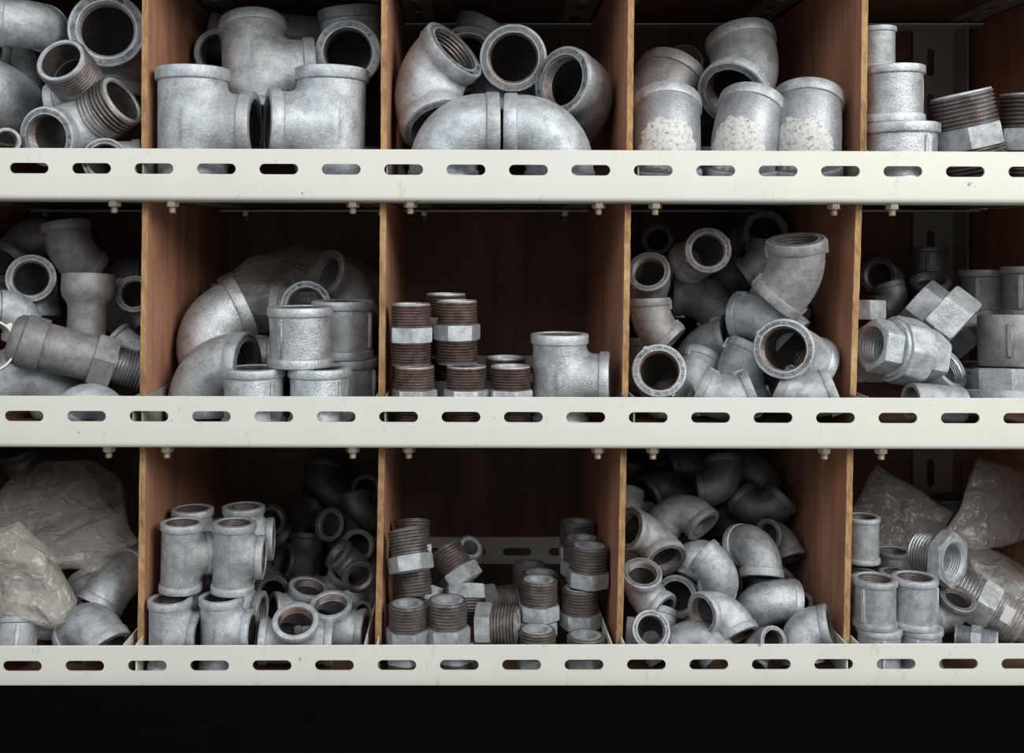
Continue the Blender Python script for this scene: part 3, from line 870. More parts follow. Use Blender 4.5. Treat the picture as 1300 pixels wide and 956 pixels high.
P(B, 'elbow', 455, 450, 205, 92, (-.3, .2, .9), (.6, .5, -.6), 'rounded elbow bend beside the divider', mat='dull')
P(B, 'street_elbow', 400, 300, 260, 72, (.95, -.1, 0), (-.3, .3, -.8), 'shadowed threaded elbow end near the divider', mat='dull')
P(B, 'elbow', 515, 370, 190, 66, (-.2, -.9, .1), (.4, .5, -.6), 'sliver of a ring mouth by the divider', mat='dull')
P(B, 'elbow', 135, 745, 55, 118, (-.85, .1, -.5), (.85, .15, -.5), 'fat elbow hump along the beam under the barrel')
P(B, 'elbow', 345, 765, 55, 70, (-.7, .2, -.6), (.7, .2, -.6), 'small elbow hump along the beam under the hexagon')
P(B, 'coupling', 470, 560, 120, 66, (-.6, .2, .5), (0, -1, 0), 'short collar behind the threaded nose')
P(B, 'elbow', -20, 300, 240, 90, (.3, -.7, .4), (0, .5, -.8), 'dim elbow cut off at the outer edge', mat='dull')
# second bin
B = (1, 1)
P(B, 'elbow', 318, 402, 165, 122, (.90, .10, .40), (.36, -.38, -.85), 'upper elbow resting against the divider, one rim toward the bag', ref='a', fix=True, mat='bright', lock=True)
P(B, 'elbow', 328, 630, 108, 122, (.88, -.44, -.02), (-.12, .1, -1), 'lower elbow with its mouth turned to the couplings', ref='a', mat='galv', fix=True, lock=True)
P(B, 'coupling', 412, 0, 47, 117, (0, 0, 1), (.5, -.86, 0), 'front coupling with flat rib, next to the elbow mouth', base=.5, L=1.86, fix=True, mat='bright', ribs=(8, 188))
P(B, 'coupling', 654, 0, 47, 117, (0, 0, 1), (.55, -.83, 0), 'front coupling with flat rib, toward the outer divider', base=.5, L=1.86, fix=True, mat='bright', ribs=(10,))
P(B, 'coupling', 583, 0, 55, 121, (0, 0, 1), (-.5, -.86, 0), 'coupling stacked over the front two, rib near its edge', base=80.5, L=1.82, fix=True, mat='bright', ribs=(-8, 172))
P(B, 'coupling', 752, 0, 140, 112, (0, 0, 1), (.95, -.3, 0), 'rear coupling, lower one by the divider', base=.5, L=1.86, fix=True, mat='galv')
P(B, 'coupling', 738, 0, 140, 114, (0, 0, 1), (.9, -.35, 0), 'rear coupling, upper one by the divider', base=80.5, L=1.86, fix=True, mat='galv', ribs=(0, 180))
P(B, 'coupling', 395, 560, 190, 70, (.98, -.1, 0), (0, 0, 1), 'small collar lying in the gap between elbows and couplings', L=2.2)
P(B, 'elbow', 590, 400, 205, 92, (-.1, -.97, .1), (-.8, .1, 0), 'elbow mouth seen dimly through the bag film', ref='a')
P(B, 'tee', 400, 395, 260, 82, (.9, .1, .05), (0, -.3, -.9), 'tee lying inside the bag behind the upper rim')
P(B, 'elbow', 770, 330, 300, 92, (-.6, -.6, .3), (.5, .1, -.8), 'elbow deep inside the bag near the divider')
# third bin
B = (1, 2)
def nip(u, y, lev, label, R=75, **k):
    return P(B, 'nipple', u, 0, y, R, (k.pop('tx', 0), 0, 1), (k.pop('rx', .35), -.95, 0), label, base=.5 + lev * 79.5, fix=True, tmat='rust', mat='bright', **k)
nip(134, 42, 0, 'lower nipple of the stack against the divider')
nip(120, 46, 1, 'upper nipple of the stack against the divider', rx=.1)
nip(325, 42, 0, 'lower front nipple of the middle stack', rx=.5)
nip(290, 64, 1, 'upper front nipple of the middle stack', R=77, rx=.75)
nip(262, 122, 0, 'lower back nipple of the middle stack')
nip(250, 128, 1, 'upper back nipple of the middle stack', rx=.1)
nip(487, 42, 0, 'single nipple beside the tee', rx=.2)
nip(470, 112, 0, 'nipple hidden behind the single front one', rx=.7)
P(B, 'tee', 668, 0, 52, 106, (0, 0, 1), (.99, -.08, 0), 'upright tee, branch pointing to the divider', base=.5, fix=True, mat='bright')
# fourth bin
B = (1, 3)
E = lambda *a, **k: P(B, 'elbow', *a, **dict(dict(deg=45, lug=True), **k))
E(125, 280, 120, 80, (-.12, -.9, .4), (-.3, .5, -.7), 'pinkish ring mouth with thread near the divider', ref='a', mat='dull', fix=True)
E(345, 196, 150, 82, (.12, -.98, .12), (-.5, .8, -.3), 'topmost elbow, ring mouth facing out, body behind', ref='a', mat='dull', fix=True)
E(325, 375, 150, 92, (-1, -.06, .06), (.6, -.1, -.8), 'purplish elbow lying level under the topmost ring', mat='dull', fix=True)
E(125, 475, 70, 80, (-.05, -.02, 1), (.72, -.12, -.68), 'elbow standing by the divider, elbow end slanting down', mat='dull', fix=True)
E(540, 255, 190, 66, (-.8, -.1, -.55), (.5, .2, .85), 'dim elbow with two slanted rims, upper middle', mat='dull')
E(725, 290, 118, 102, (-.05, -.28, .95), (-.6, .1, -.8), 'large dull elbow curving down along the divider', mat='dull', fix=True)
E(562, 444, 122, 94, (.70, -.15, -.68), (-.85, .4, .2), 'central elbow slanting down toward the ochre-lined ring', fix=True, lock=True)
E(716, 558, 55, 108, (-.15, -.97, .06), (.5, .75, -.3), 'large ring mouth lined with rust', ref='a', tmat='rust', fix=True, lock=True)
E(335, 552, 110, 88, (.84, -.3, .25), (-.6, .3, -.75), 'elbow with dark mouth turned to the pile centre')
E(278, 672, 70, 92, (.28, .5, .82), (-.1, -.2, -.97), 'elbow leaning back behind the lowest ring mouth', fix=True)
E(166, 722, 42, 98, (.02, -.98, .15), (.2, .8, -.5), 'lowest ring mouth rising over the beam', ref='a', tmat='rust', lock=True)
E(480, 605, 120, 90, (.48, .2, .85), (-.2, -.2, -.96), 'elbow with wide collar pointing down at the centre', fix=True)
E(410, 752, 42, 86, (-.9, 0, .42), (.9, 0, .42), 'saddle shaped elbow on the beam, between ring and centre', fix=True, lock=True)
E(706, 742, 42, 86, (-.9, 0, .42), (.9, 0, .42), 'saddle shaped elbow on the beam under the large ring', fix=True, lock=True)
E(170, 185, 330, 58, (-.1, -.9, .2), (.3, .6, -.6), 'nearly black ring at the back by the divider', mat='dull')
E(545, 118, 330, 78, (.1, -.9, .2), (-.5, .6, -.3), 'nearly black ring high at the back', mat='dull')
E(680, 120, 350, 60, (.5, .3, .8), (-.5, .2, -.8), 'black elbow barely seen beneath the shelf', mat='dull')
E(100, 640, 140, 84, (.1, .2, .95), (.4, -.4, -.8), 'shaded elbow in the low corner by the divider', mat='dull')
E(600, 380, 180, 74, (-.7, .2, .5), (.6, .2, -.7), 'elbow back showing between two upper elbows', mat='dull')
E(420, 300, 240, 70, (.6, -.4, .3), (-.5, .2, -.8), 'elbow in the gap below the topmost ring', mat='dull')
E(600, 640, 130, 80, (-.3, -.5, .5), (.2, .3, -.9), 'shadowed elbow behind the wide collar')
E(230, 330, 250, 76, (-.3, .3, .8), (.3, -.1, -.9), 'shadowed elbow between pinkish ring and level elbow', mat='dull')
# fifth bin
B = (1, 4)
P(B, 'union', 215, 568, 72, 124, (-.74, -.62, .14), (.1, 0, 1), 'big union with octagonal ring and threaded hexagon mouth', fix=True, tmat='zthread')
P(B, 'hexnut', 388, 448, 95, 112, (-.76, .02, .64), (1, 0, 0), 'bright hexagon nut on edge, foremost of three', facet=True, fix=True, L=1.0, mat='bright')
P(B, 'hexnut', 300, 415, 190, 104, (-.76, .04, .64), (1, 0, 0), 'grey hexagon nut on edge, behind the bright one', facet=True, turn=8, fix=True, L=1.0)
P(B, 'hexnut', 440, 520, 160, 100, (-.68, .0, .72), (1, 0, 0), 'dirty greenish hexagon nut, lowest of three', facet=True, turn=-6, fix=True, L=1.0, mat='dull')
P(B, 'coupling', 405, 622, 75, 84, (.72, -.5, .42), (0, -.5, -1), 'plain sleeve with ribbed mouth tipped up', L=2.0, plain=True, ref='a', tmat='zthread', ribs=())
P(B, 'coupling', 240, 745, 45, 68, (-.85, -.5, .05), (0, 0, 1), 'plain sleeve lying along the beam below the union', L=3.0, plain=True, ref='a', ribs=())
P(B, 'coupling', 527, 355, 210, 92, (0, 0, 1), (-.3, -1, 0), 'standing coupling in shade, nearer the nuts', L=1.9, mat='dull')
P(B, 'coupling', 700, 350, 190, 92, (0, 0, 1), (-.3, -1, 0), 'standing coupling in shade, cut by the picture edge', L=2.0, mat='dull')
P(B, 'coupling', 602, 545, 135, 112, (0, 0, 1), (-.10, -1, 0), 'smooth dark coupling with short raised rib', L=1.75, plain=True, mat='dull', ribs=(2,))
P(B, 'plug', 590, 710, 62, 130, (0, 0, 1), (.25, -1, 0), 'wide flange carrying a hexagon head', fix=True)
P(B, 'coupling', 492, 655, 122, 62, (.03, -.3, .95), (0, -1, 0), 'open collar standing behind the sleeve mouth', L=1.7, ribs=())
P(B, 'coupling', 312, 255, 330, 72, (0, 0, 1), (0, -1, 0), 'tall dark coupling under the shelf at the back', L=2.0, mat='dark')
P(B, 'coupling', 320, 360, 270, 70, (0, -.5, .87), (0, -1, 0), 'dark open collar below the tall one', mat='dark')
P(B, 'elbow', 165, 300, 330, 66, (-.3, -.9, .1), (.5, .5, -.6), 'dark elbow mouth at the back wall', mat='dark')
P(B, 'elbow', 200, 410, 230, 60, (-.3, .1, .9), (-.7, -.5, -.2), 'dark elbow hump over the union', mat='dark')
P(B, 'hexnut', 85, 415, 160, 72, (0, 0, 1), (.2, -1, 0), 'speckled hexagon nut lying flat by the divider', L=1.0)
# --- bottom row, first bin
B = (2, 0)
P(B, 'elbow', 455, 520, 72, 92, (-.52, -.12, -.85), (.6, .8, .5), 'long bright elbow sloping down from the divider', deg=45, mat='bright', fix=True)
P(B, 'elbow', 345, 620, 105, 82, (-.3, .3, .85), (.5, -.2, -.85), 'elbow under the sloping one, rounded shoulder', deg=45)
P(B, 'elbow', 425, 745, 55, 92, (-.3, .8, -.5), (.3, .1, -.95), 'smooth bulging elbow back on the beam by the divider')
P(B, 'nipple', 270, 760, 60, 48, (.98, -.1, .06), (0, 0, 1), 'small threaded nipple lying on the beam', tmat='zthread')
P(B, 'coupling', 62, 745, 55, 78, (.05, 0, 1), (0, -1, 0), 'collar standing under the bag at the outer side', L=1.9)
P(B, 'elbow', 225, 690, 115, 84, (-.95, .1, 0), (.5, .2, -.8), 'shaded elbow lying low below the bag')
P(B, 'elbow', 390, 500, 170, 72, (-.2, -.9, .25), (.4, .4, -.6), 'dark elbow mouth between bag and sloping elbow', ref='a', mat='dull')
P(B, 'elbow', 265, 505, 150, 80, (.1, -.95, .05), (-.6, .5, -.5), 'elbow mouth pressing against the bag film', ref='a')
P(B, 'elbow', 60, 110, 330, 80, (-.3, -.5, .7), (.4, .3, -.7), 'black elbow above the bag at the back', mat='dark')
P(B, 'elbow', 150, 400, 240, 90, (-.6, -.5, .2), (.4, .3, -.7), 'elbow lying hidden inside the large bag')
P(B, 'elbow', 320, 230, 300, 80, (-.5, -.3, .6), (.7, .1, -.5), 'elbow near the top inside the large bag', mat='dull')
# second bin
B = (2, 1)
T = lambda *a, **k: P(B, 'tee', *a, **dict(dict(br=1.42), **k))
T(122, 0, 38, 84, (0, 0, 1), (.93, -.36, 0), 'lower front tee next to the divider', base=.5, fix=True)
T(332, 0, 42, 85, (0, 0, 1), (.96, -.28, 0), 'lower front tee, second from the divider', base=.5, fix=True)
T(168, 0, 104, 82, (0, 0, 1), (.93, -.36, 0), 'lower tee of the rear rank near the divider', base=.5, fix=True)
T(372, 0, 106, 85, (0, 0, 1), (.95, -.3, 0), 'lower tee of the rear rank toward the middle', base=.5, fix=True)
T(180, 0, 60, 81, (.03, 0, 1), (.96, .25, 0), 'upper front tee next to the divider', base=92, fix=True, mat='galv')
T(378, 0, 58, 82, (.03, 0, 1), (.98, -.16, 0), 'upper front tee, second from the divider', base=92.5, fix=True)
T(222, 0, 124, 80, (0, 0, 1), (.95, .2, 0), 'upper tee of the rear rank near the divider', base=88, fix=True)
T(416, 0, 122, 80, (0, 0, 1), (.96, -.1, 0), 'upper tee of the rear rank toward the middle', base=89, fix=True)
T(626, 690, 52, 86, (.97, -.1, -.04), (0, -.78, .62), 'lying tee with its branch mouth up, foremost', ref='b', tmat='rust', fix=True)
T(744, 655, 112, 79, (.95, -.25, -.1), (.05, -.66, .75), 'lying tee with its branch mouth up, just behind the foremost', ref='b', fix=True)
T(782, 590, 172, 76, (.9, .3, 0), (.12, -.62, .77), 'lying tee with its branch mouth up, farthest of the four', ref='b', fix=True)
T(702, 612, 165, 76, (.9, .3, 0), (0, -.55, .83), 'lying tee with its branch mouth up, half covered by another', ref='b')
T(870, 655, 118, 48, (.2, .1, .95), (.6, -.7, 0), 'small tee tucked beside the divider', mat='galv')
T(655, 480, 200, 74, (.1, .15, .98), (-.85, -.5, -.1), 'shaded dark tee upright with wide mouth toward the stack', mat='dark')
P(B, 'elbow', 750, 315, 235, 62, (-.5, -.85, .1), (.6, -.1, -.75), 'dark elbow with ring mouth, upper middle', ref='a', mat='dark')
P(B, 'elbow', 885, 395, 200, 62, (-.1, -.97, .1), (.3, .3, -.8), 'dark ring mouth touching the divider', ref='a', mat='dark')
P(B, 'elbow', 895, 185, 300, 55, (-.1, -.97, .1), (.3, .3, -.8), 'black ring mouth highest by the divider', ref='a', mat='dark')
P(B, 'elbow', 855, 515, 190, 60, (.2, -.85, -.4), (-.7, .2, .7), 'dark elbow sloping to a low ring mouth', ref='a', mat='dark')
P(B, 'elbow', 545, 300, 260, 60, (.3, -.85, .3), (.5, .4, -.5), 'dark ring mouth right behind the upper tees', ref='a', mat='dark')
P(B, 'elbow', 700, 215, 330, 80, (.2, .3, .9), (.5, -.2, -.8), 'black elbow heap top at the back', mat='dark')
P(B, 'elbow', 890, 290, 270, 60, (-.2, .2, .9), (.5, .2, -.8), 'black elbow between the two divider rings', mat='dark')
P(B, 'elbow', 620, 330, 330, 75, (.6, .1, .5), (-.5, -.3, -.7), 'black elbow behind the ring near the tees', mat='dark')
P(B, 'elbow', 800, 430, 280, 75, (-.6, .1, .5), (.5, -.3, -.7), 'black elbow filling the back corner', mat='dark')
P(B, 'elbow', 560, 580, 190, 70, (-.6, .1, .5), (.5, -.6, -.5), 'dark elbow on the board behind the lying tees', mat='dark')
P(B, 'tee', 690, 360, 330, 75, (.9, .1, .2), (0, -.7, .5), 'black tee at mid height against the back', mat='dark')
# third bin
B = (2, 2)
U = lambda u, v, y, R, a, b, l, **k: P(B, 'bushing', u, v, y, R, a, b, l, **dict(dict(mat='galv', tmat='thread'), **k))
U(126, 0, 34, 73, (0, 0, 1), (.3, -1, 0), 'upright bushing at the corner, upper of its pair', base=33.5, fix=True)
U(136, 0, 34, 72, (0, 0, -1), (.1, -1, 0), 'upended bushing at the corner, under another', base=.5, tl=.5, fix=True)
U(292, 0, 38, 76, (0, 0, 1), (.45, -1, 0), 'upright bushing second from the divider in front', base=33.5, fix=True)
U(318, 0, 38, 74, (0, 0, -1), (.2, -1, 0), 'upended bushing second from the divider, under another', base=.5, tl=.5, fix=True)
U(360, 605, 120, 68, (.06, -.1, -1), (.2, -1, 0), 'upside down bushing showing its open hexagon face', fix=False)
U(142, 435, 78, 72, (-.14, .06, .98), (.5, -1, 0), 'topmost bushing of the tall stack, thread up', fix=True)
U(150, 495, 82, 72, (.1, .0, -.98), (.3, -1, 0), 'middle bushing of the tall stack, thread down', fix=True)
U(195, 600, 92, 72, (-.2, -.08, -.97), (.1, -1, 0), 'tilted bushing near the foot of the tall stack', fix=True)
U(155, 400, 150, 70, (0, .05, 1), (.1, -1, 0), 'bushing shaded behind the tall stack', fix=True)
U(322, 515, 140, 74, (-.5, .1, .82), (.4, -1, .2), 'bushing toppled sideways on the heap')
U(368, 560, 195, 66, (-.1, .3, .93), (.4, -1, .2), 'bushing rim lying under the toppled one')
U(360, 450, 260, 54, (.3, -.8, .4), (0, 0, 1), 'shaded ring behind the toppled bushing')
U(488, 705, 80, 74, (1, -.15, 0), (0, -.2, 1), 'bushing on its side, thread toward the centre')
U(520, 610, 200, 66, (.9, .2, .1), (0, -.2, 1), 'dark bushing on its side in the shade', mat='dull')
U(640, 0, 92, 70, (0, 0, 1), (.2, -1, 0), 'bushing standing second tier, centre of the bin', base=45, fix=True)
U(632, 0, 92, 70, (0, 0, -1), (.2, -1, 0), 'upended bushing below the centre second tier one', base=.5, tl=1.0, fix=True)
U(633, 0, 38, 71, (0, 0, 1), (.2, -1, 0), 'bushing top just clearing the beam, nearer centre', base=.5, fix=True)
U(645, 0, 170, 66, (0, 0, 1), (.2, -1, 0), 'shaded bushing behind the centre column', base=33, fix=True)
U(605, 0, 240, 66, (0, 0, 1), (.5, -1, 0), 'dark bushing farthest back at the centre', base=21, fix=True, mat='dull')
U(818, 0, 42, 72, (0, 0, 1), (.2, -1, 0), 'bushing top just clearing the beam, nearer divider', base=.5, tl=.9, fix=True)
U(802, 0, 100, 70, (0, 0, 1), (.5, -1, 0), 'bushing at mid height of the divider column', base=33, fix=True)
U(826, 0, 104, 72, (.05, 0, 1), (.2, -1, 0), 'topmost bushing of the divider column', base=80, fix=True)
U(800, 0, 170, 68, (0, 0, 1), (.5, -1, 0), 'tall shaded bushing behind the divider column', base=81, fix=True)
U(785, 0, 236, 66, (0, 0, 1), (.1, -1, 0), 'rearmost bushing beside the divider', base=86, fix=True)
# fourth bin
B = (2, 3)
E = lambda *a, **k: P(B, 'elbow', *a, **k)
E(362, 652, 56, 76, (-.72, -.66, -.2), (.55, -.12, -.8), 'bright elbow with rusty mouth in front', ref='a', mat='bright', tmat='rust', fix=True, lock=True)
E(592, 592, 96, 84, (.9, .38, -.1), (-.3, .7, -.6), 'broad bright elbow lying level behind the rusty mouth', mat='bright', fix=True, lock=True)
E(893, 716, 46, 80, (.97, -.1, .14), (-.1, .05, -1), 'bright elbow arching to a rim by the divider', ref='a', mat='bright', fix=True, lock=True)
E(256, 592, 95, 80, (-.15, -.95, -.15), (.3, .4, -.8), 'ring mouth beside the rusty one', ref='a', fix=True)
E(328, 440, 118, 76, (-.38, -.25, -.88), (.8, .4, .1), 'elbow bending down over the ring mouth')
E(122, 525, 62, 76, (.08, -.74, .66), (.1, .6, -.75), 'elbow against the divider, threaded mouth tipped up', ref='a', fix=True)
E(125, 400, 112, 84, (.36, -.62, -.68), (-.5, .3, .6), 'brown elbow over the tipped mouth, opening downward')
E(125, 300, 185, 68, (.1, .3, .9), (.7, -.1, -.6), 'dim elbow higher against the divider')
E(300, 290, 180, 74, (.62, -.35, -.68), (-.85, .2, -.2), 'dim elbow in mid pile opening sideways', mat='dull')
E(450, 190, 240, 72, (-1, -.1, -.1), (.5, .3, .8), 'shaded black elbow arched high', mat='dark')
E(590, 270, 225, 74, (.7, .1, .7), (-.75, .2, .5), 'shaded black elbow by the divider wall', mat='dark')
E(600, 420, 112, 82, (0, -.12, -1), (-.6, .7, .2), 'elbow in mid pile with collar straight down')
E(450, 510, 100, 74, (-.72, .1, .65), (.3, .5, -.8), 'elbow shoulder behind the bright rusty one')
E(722, 410, 160, 60, (-.55, -.83, 0), (.5, .1, -.8), 'dark ribbed mouth by the divider wall', ref='a', mat='dull')
E(705, 525, 175, 72, (.6, .1, .75), (-.5, .3, -.7), 'elbow back above the broad bright one')
E(803, 612, 120, 50, (-.2, -.84, .5), (-.3, .5, -.7), 'small ribbed mouth above the arching elbow', ref='a')
E(110, 725, 70, 74, (.1, .3, .94), (-.6, -.2, -.6), 'elbow collar low in the divider corner')
E(196, 725, 36, 70, (.2, -.96, .06), (.2, .8, -.5), 'ring mouth low over the beam near the corner', ref='a', fix=True)
E(352, 765, 36, 74, (-.75, -.05, -.6), (.75, -.05, -.6), 'elbow hump over the beam below the rusty mouth', fix=True)
E(618, 738, 40, 56, (.55, -.83, .02), (-.5, -.1, -.8), 'small elbow mouth over the beam beside the arching one', ref='a')
E(640, 700, 190, 76, (-.6, .1, .4), (.6, .4, -.6), 'elbow shadowed under the broad bright one')
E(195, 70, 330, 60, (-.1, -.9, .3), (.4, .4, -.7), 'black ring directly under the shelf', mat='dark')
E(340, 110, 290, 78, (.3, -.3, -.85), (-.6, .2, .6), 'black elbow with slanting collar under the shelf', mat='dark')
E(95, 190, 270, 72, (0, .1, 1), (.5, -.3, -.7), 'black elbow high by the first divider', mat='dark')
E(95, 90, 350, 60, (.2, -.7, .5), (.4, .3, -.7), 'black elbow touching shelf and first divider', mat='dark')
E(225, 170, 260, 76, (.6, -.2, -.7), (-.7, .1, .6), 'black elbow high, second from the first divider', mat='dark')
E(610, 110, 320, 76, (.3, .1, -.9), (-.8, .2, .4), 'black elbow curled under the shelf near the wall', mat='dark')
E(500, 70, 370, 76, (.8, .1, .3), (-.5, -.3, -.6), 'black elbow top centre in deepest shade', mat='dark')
E(230, 390, 175, 60, (-.9, -.1, .1), (.3, .3, -.8), 'narrow elbow edge beside the brown one')
E(480, 370, 210, 78, (-.6, -.3, .6), (.5, .2, -.7), 'dark elbow in the heart of the pile', mat='dull')
E(440, 470, 200, 70, (.5, -.4, .5), (-.5, .2, -.7), 'dark elbow below the heart of the pile', mat='dull')
E(690, 600, 200, 70, (.5, -.4, .5), (-.5, .2, -.7), 'elbow buried behind the small ribbed mouth')
# fifth bin
B = (2, 4)
K = lambda u, y, R, base, l, **k: P(B, 'coupling', u, 0, y, R, (0, 0, 1), (k.pop('rx', -.3), -.95, 0), l, base=base, fix=True, **k)
K(130, 34, 80, 60, 'upper front coupling beside the divider', L=2.2, mat='galv', ribs=(-15, 165))
K(294, 36, 81, 60, 'upper front coupling second from the divider', L=2.25, mat='galv', ribs=(100,))
K(145, 34, 82, .5, 'lower front coupling beside the divider', L=2.0, ribs=(30,))
K(313, 36, 80, .5, 'lower front coupling second from the divider', L=2.0, ribs=(10,))
K(100, 100, 63, 58, 'rear coupling beside the divider under the tall one', L=2.1)
K(228, 98, 63, 58, 'rear coupling behind the upper front pair', L=2.2)
K(215, 160, 64, 66, 'farthest coupling of the little stack', L=2.2)
K(102, 100, 62, 122, 'smaller coupling standing highest beside the divider', L=2.7, mat='galv', ribs=())
P(B, 'bushing', 432, 458, 76, 76, (-.84, .50, .17), (.1, -.2, 1), 'large bushing on edge, ribbed hexagon mouth to the front', ref='h', hexr=1.38, hh=.62, tl=1.25, bore=.86, tmat='zthread', fix=True)
P(B, 'elbow', 375, 640, 120, 62, (.3, -.6, .6), (-.6, .3, -.6), 'dark elbow in the gap beside the lower couplings', mat='dull')
P(B, 'nipple', 500, 715, 50, 46, (.99, -.05, -.12), (0, 0, 1), 'small nipple lying along the beam', tmat='zthread', mat='bright')
P(B, 'nipple', 545, 605, 115, 88, (-.85, -.1, .5), (0, -.5, 1), 'nipple inside the clear bag, near the large bushing', tmat='zthread')
P(B, 'nipple', 660, 670, 95, 92, (.8, -.45, -.3), (0, -.5, 1), 'nipple inside the clear bag, lower and farther out', tmat='zthread')
P(B, 'coupling', 640, 400, 330, 80, (0, 0, 1), (0, -1, 0), 'black coupling behind the bags', mat='dark')
P(B, 'coupling', 420, 270, 360, 60, (0, -.3, 1), (0, -1, 0), 'black collar between the two bag tops', mat='dark')
BUILT = {}
def proto(it):
    key = (it['kind'], it['mat'], it['tmat'], str(sorted(it['kw'].items())))
    if key not in BUILT:
        root = bpy.data.objects.new(NAMES[it['kind']][0], None); C.objects.link(root)
        BUILD[it['kind']](root, it['mat'], it['tmat'], **it['kw'])
        bpy.context.view_layer.update()
        pts = [o.matrix_world @ v.co for o in root.children_recursive for v in o.data.vertices]
        bm = bmesh.new()
        for p in pts: bm.verts.new(p)
        r = bmesh.ops.convex_hull(bm, input=bm.verts)
        hv = [g.co.copy() for g in r['geom'] if isinstance(g, bmesh.types.BMVert)]; bm.free()
        BUILT[key] = [root, np.array([tuple(v) for v in hv]), False]
    return key
for it in ITEMS: it['key'] = proto(it); it['stood'] = it['stood'] and it['fix']
def relax():
    P = []
    for i, it in enumerate(ITEMS):
        kw = {k: v for k, v in it['kw'].items() if k in ('deg', 'L')}
        it['hull'] = BUILT[it['key']][1] @ np.array(it['rot']).T
        it['c0'] = it['c'].copy(); it['lock'] = it['fix'] and it['stood']
        it['px'] = [(it['rot'] @ p * it['R'], r * it['R'] * .97) for p, r in proxies(it['kind'], **kw)]
    groups = {}
    for it in ITEMS: groups.setdefault(it['bin'], []).append(it)
    def ext(it, ax, sg):
        return float((it['hull'][:, ax] * sg).max()) * it['R']
    def clamp(A, row, col, keep):
        lo = A['c'].y - ext(A, 1, -1); hi = A['c'].y + ext(A, 1, 1); y0 = A['c'].y
        ray = (A['c'] + Vector((0, D, 0))); ray = ray / ray.y
        if lo < 4: A['c'] += ray * (4 - lo)
        elif hi > YB - 12: A['c'] -= ray * (hi - (YB - 12))
        if keep:
            f = (A['c'].y + D) / (y0 + D); A['R'] *= f
            A['px'] = [(p * f, r * f) for p, r in A['px']]
        fl = VY - FLOOR[row] + .4; zl = A['c'].z - ext(A, 2, -1)
        if zl < fl: A['c'].z += (fl - zl)
        low = zl < fl + 46.5
        xl = fx(max(DIV[row][col])) + (7 if row < 2 else max(4.6, 9.4 + STRIP[col] if low else 0)); xr = fx(min(DIV[row][col + 1])) - (7 if row < 2 else (9.4 - STRIP[col + 1] if low else 4.6))
        a = A['c'].x - ext(A, 0, -1); c_ = A['c'].x + ext(A, 0, 1)
        if a < xl: A['c'].x += (xl - a)
        elif c_ > xr: A['c'].x -= (c_ - xr)
        ce = VY - (FLOOR[row] - 315) - 24; zh = A['c'].z + ext(A, 2, 1)
        if zh > ce: A['c'].z -= zh - ce
    for b, its in groups.items():
        row, col = b
        for A in its:
            for _ in range(3): clamp(A, row, col, True)
            A['c0'] = A['c'].copy()
        for step in range(200):
            moved = 0
            for i in range(len(its)):
                A = its[i]
                for j in range(i + 1, len(its)):
                    B = its[j]
                    if A['lock'] and B['lock']: continue
                    if (A['c'] - B['c']).length > 2.7 * (A['R'] + B['R']): continue
                    worst, n = 0, None
                    for pa, ra in A['px']:
                        qa = A['c'] + pa
                        for pb, rb in B['px']:
                            d = qa - B['c'] - pb; L = d.length; pen = ra + rb - L
                            if pen > worst: worst = pen; n = d / max(L, 1e-6)
                    if worst > .4:
                        ray = ((A['c'] + B['c']) / 2 + Vector((0, D, 0))).normalized()
                        al = n.dot(ray); lat = n - al * ray
                        al = math.copysign(max(abs(al), .35), (A['c'].y - B['c'].y) if abs(al) < .5 else al)
                        dv = ray * al + lat * .15
                        dv = dv * min(worst * .5, 6)
                        da, db = (ray * dv.dot(ray) if X['fix'] else dv for X in (A, B))
                        if A['lock']: B['c'] -= db * 1.6
                        elif B['lock']: A['c'] += da * 1.6
                        else: A['c'] += da; B['c'] -= db
                        moved += worst
            for A in its:
                if A['lock']: continue
                tgt = A['c0'] + Vector((0, D, 0)); tgt = tgt * ((A['c'].y + D) / tgt.y) - Vector((0, D, 0)); A['c'] += (tgt - A['c']) * .10
                clamp(A, row, col, False)
            if moved < 1: break
def settle():
    st = sorted([it for it in ITEMS if it['stood']], key=lambda q: q['c'].z)
    top = lambda q: q['c'].z + float(q['hull'][:, 2].max()) * q['R']; bot = lambda q: q['c'].z + float(q['hull'][:, 2].min()) * q['R']
    for i, A in enumerate(st):
        for B in st[:i]:
            if B['bin'] != A['bin']: continue
            h = math.hypot(A['c'].x - B['c'].x, A['c'].y - B['c'].y); g = top(B) - bot(A)
            if h < .8 * (A['R'] + B['R']) and -4 < g < .45 * A['R']: A['c'].z += g + .25
if BAKED:
    for it, (x, y, z, r) in zip(ITEMS, BAKED): it['c'] = Vector((x, y, z)); it['R'] = r
else:
    relax(); settle()
GKIND = {'elbow': 'elbows', 'street_elbow': 'threaded elbows', 'tee': 'tees', 'coupling': 'couplings', 'bushing': 'bushings', 'nipple': 'nipples'}
for it in ITEMS:
    kind = it['kind']; nm, cat = NAMES[kind]; pr = BUILT[it['key']]
    if not pr[2]: root = pr[0]; pr[2] = True
    else:
        root = pr[0].copy(); C.objects.link(root)
        for ch in pr[0].children:
            c = ch.copy(); C.objects.link(c); c.parent = root
            for g in ch.children:
                d = g.copy(); C.objects.link(d); d.parent = c
    m = it['rot'].to_4x4() @ Matrix.Scale(it['R'] * MM, 4); m.translation = it['c'] * MM; root.matrix_world = m
    root['label'] = it['label']; root['category'] = cat
    if kind in GKIND: root['group'] = it['group'] or f"{GKIND[kind]} in {COLN[it['bin'][1]]} of the {ROWN[it['bin'][0]]}"

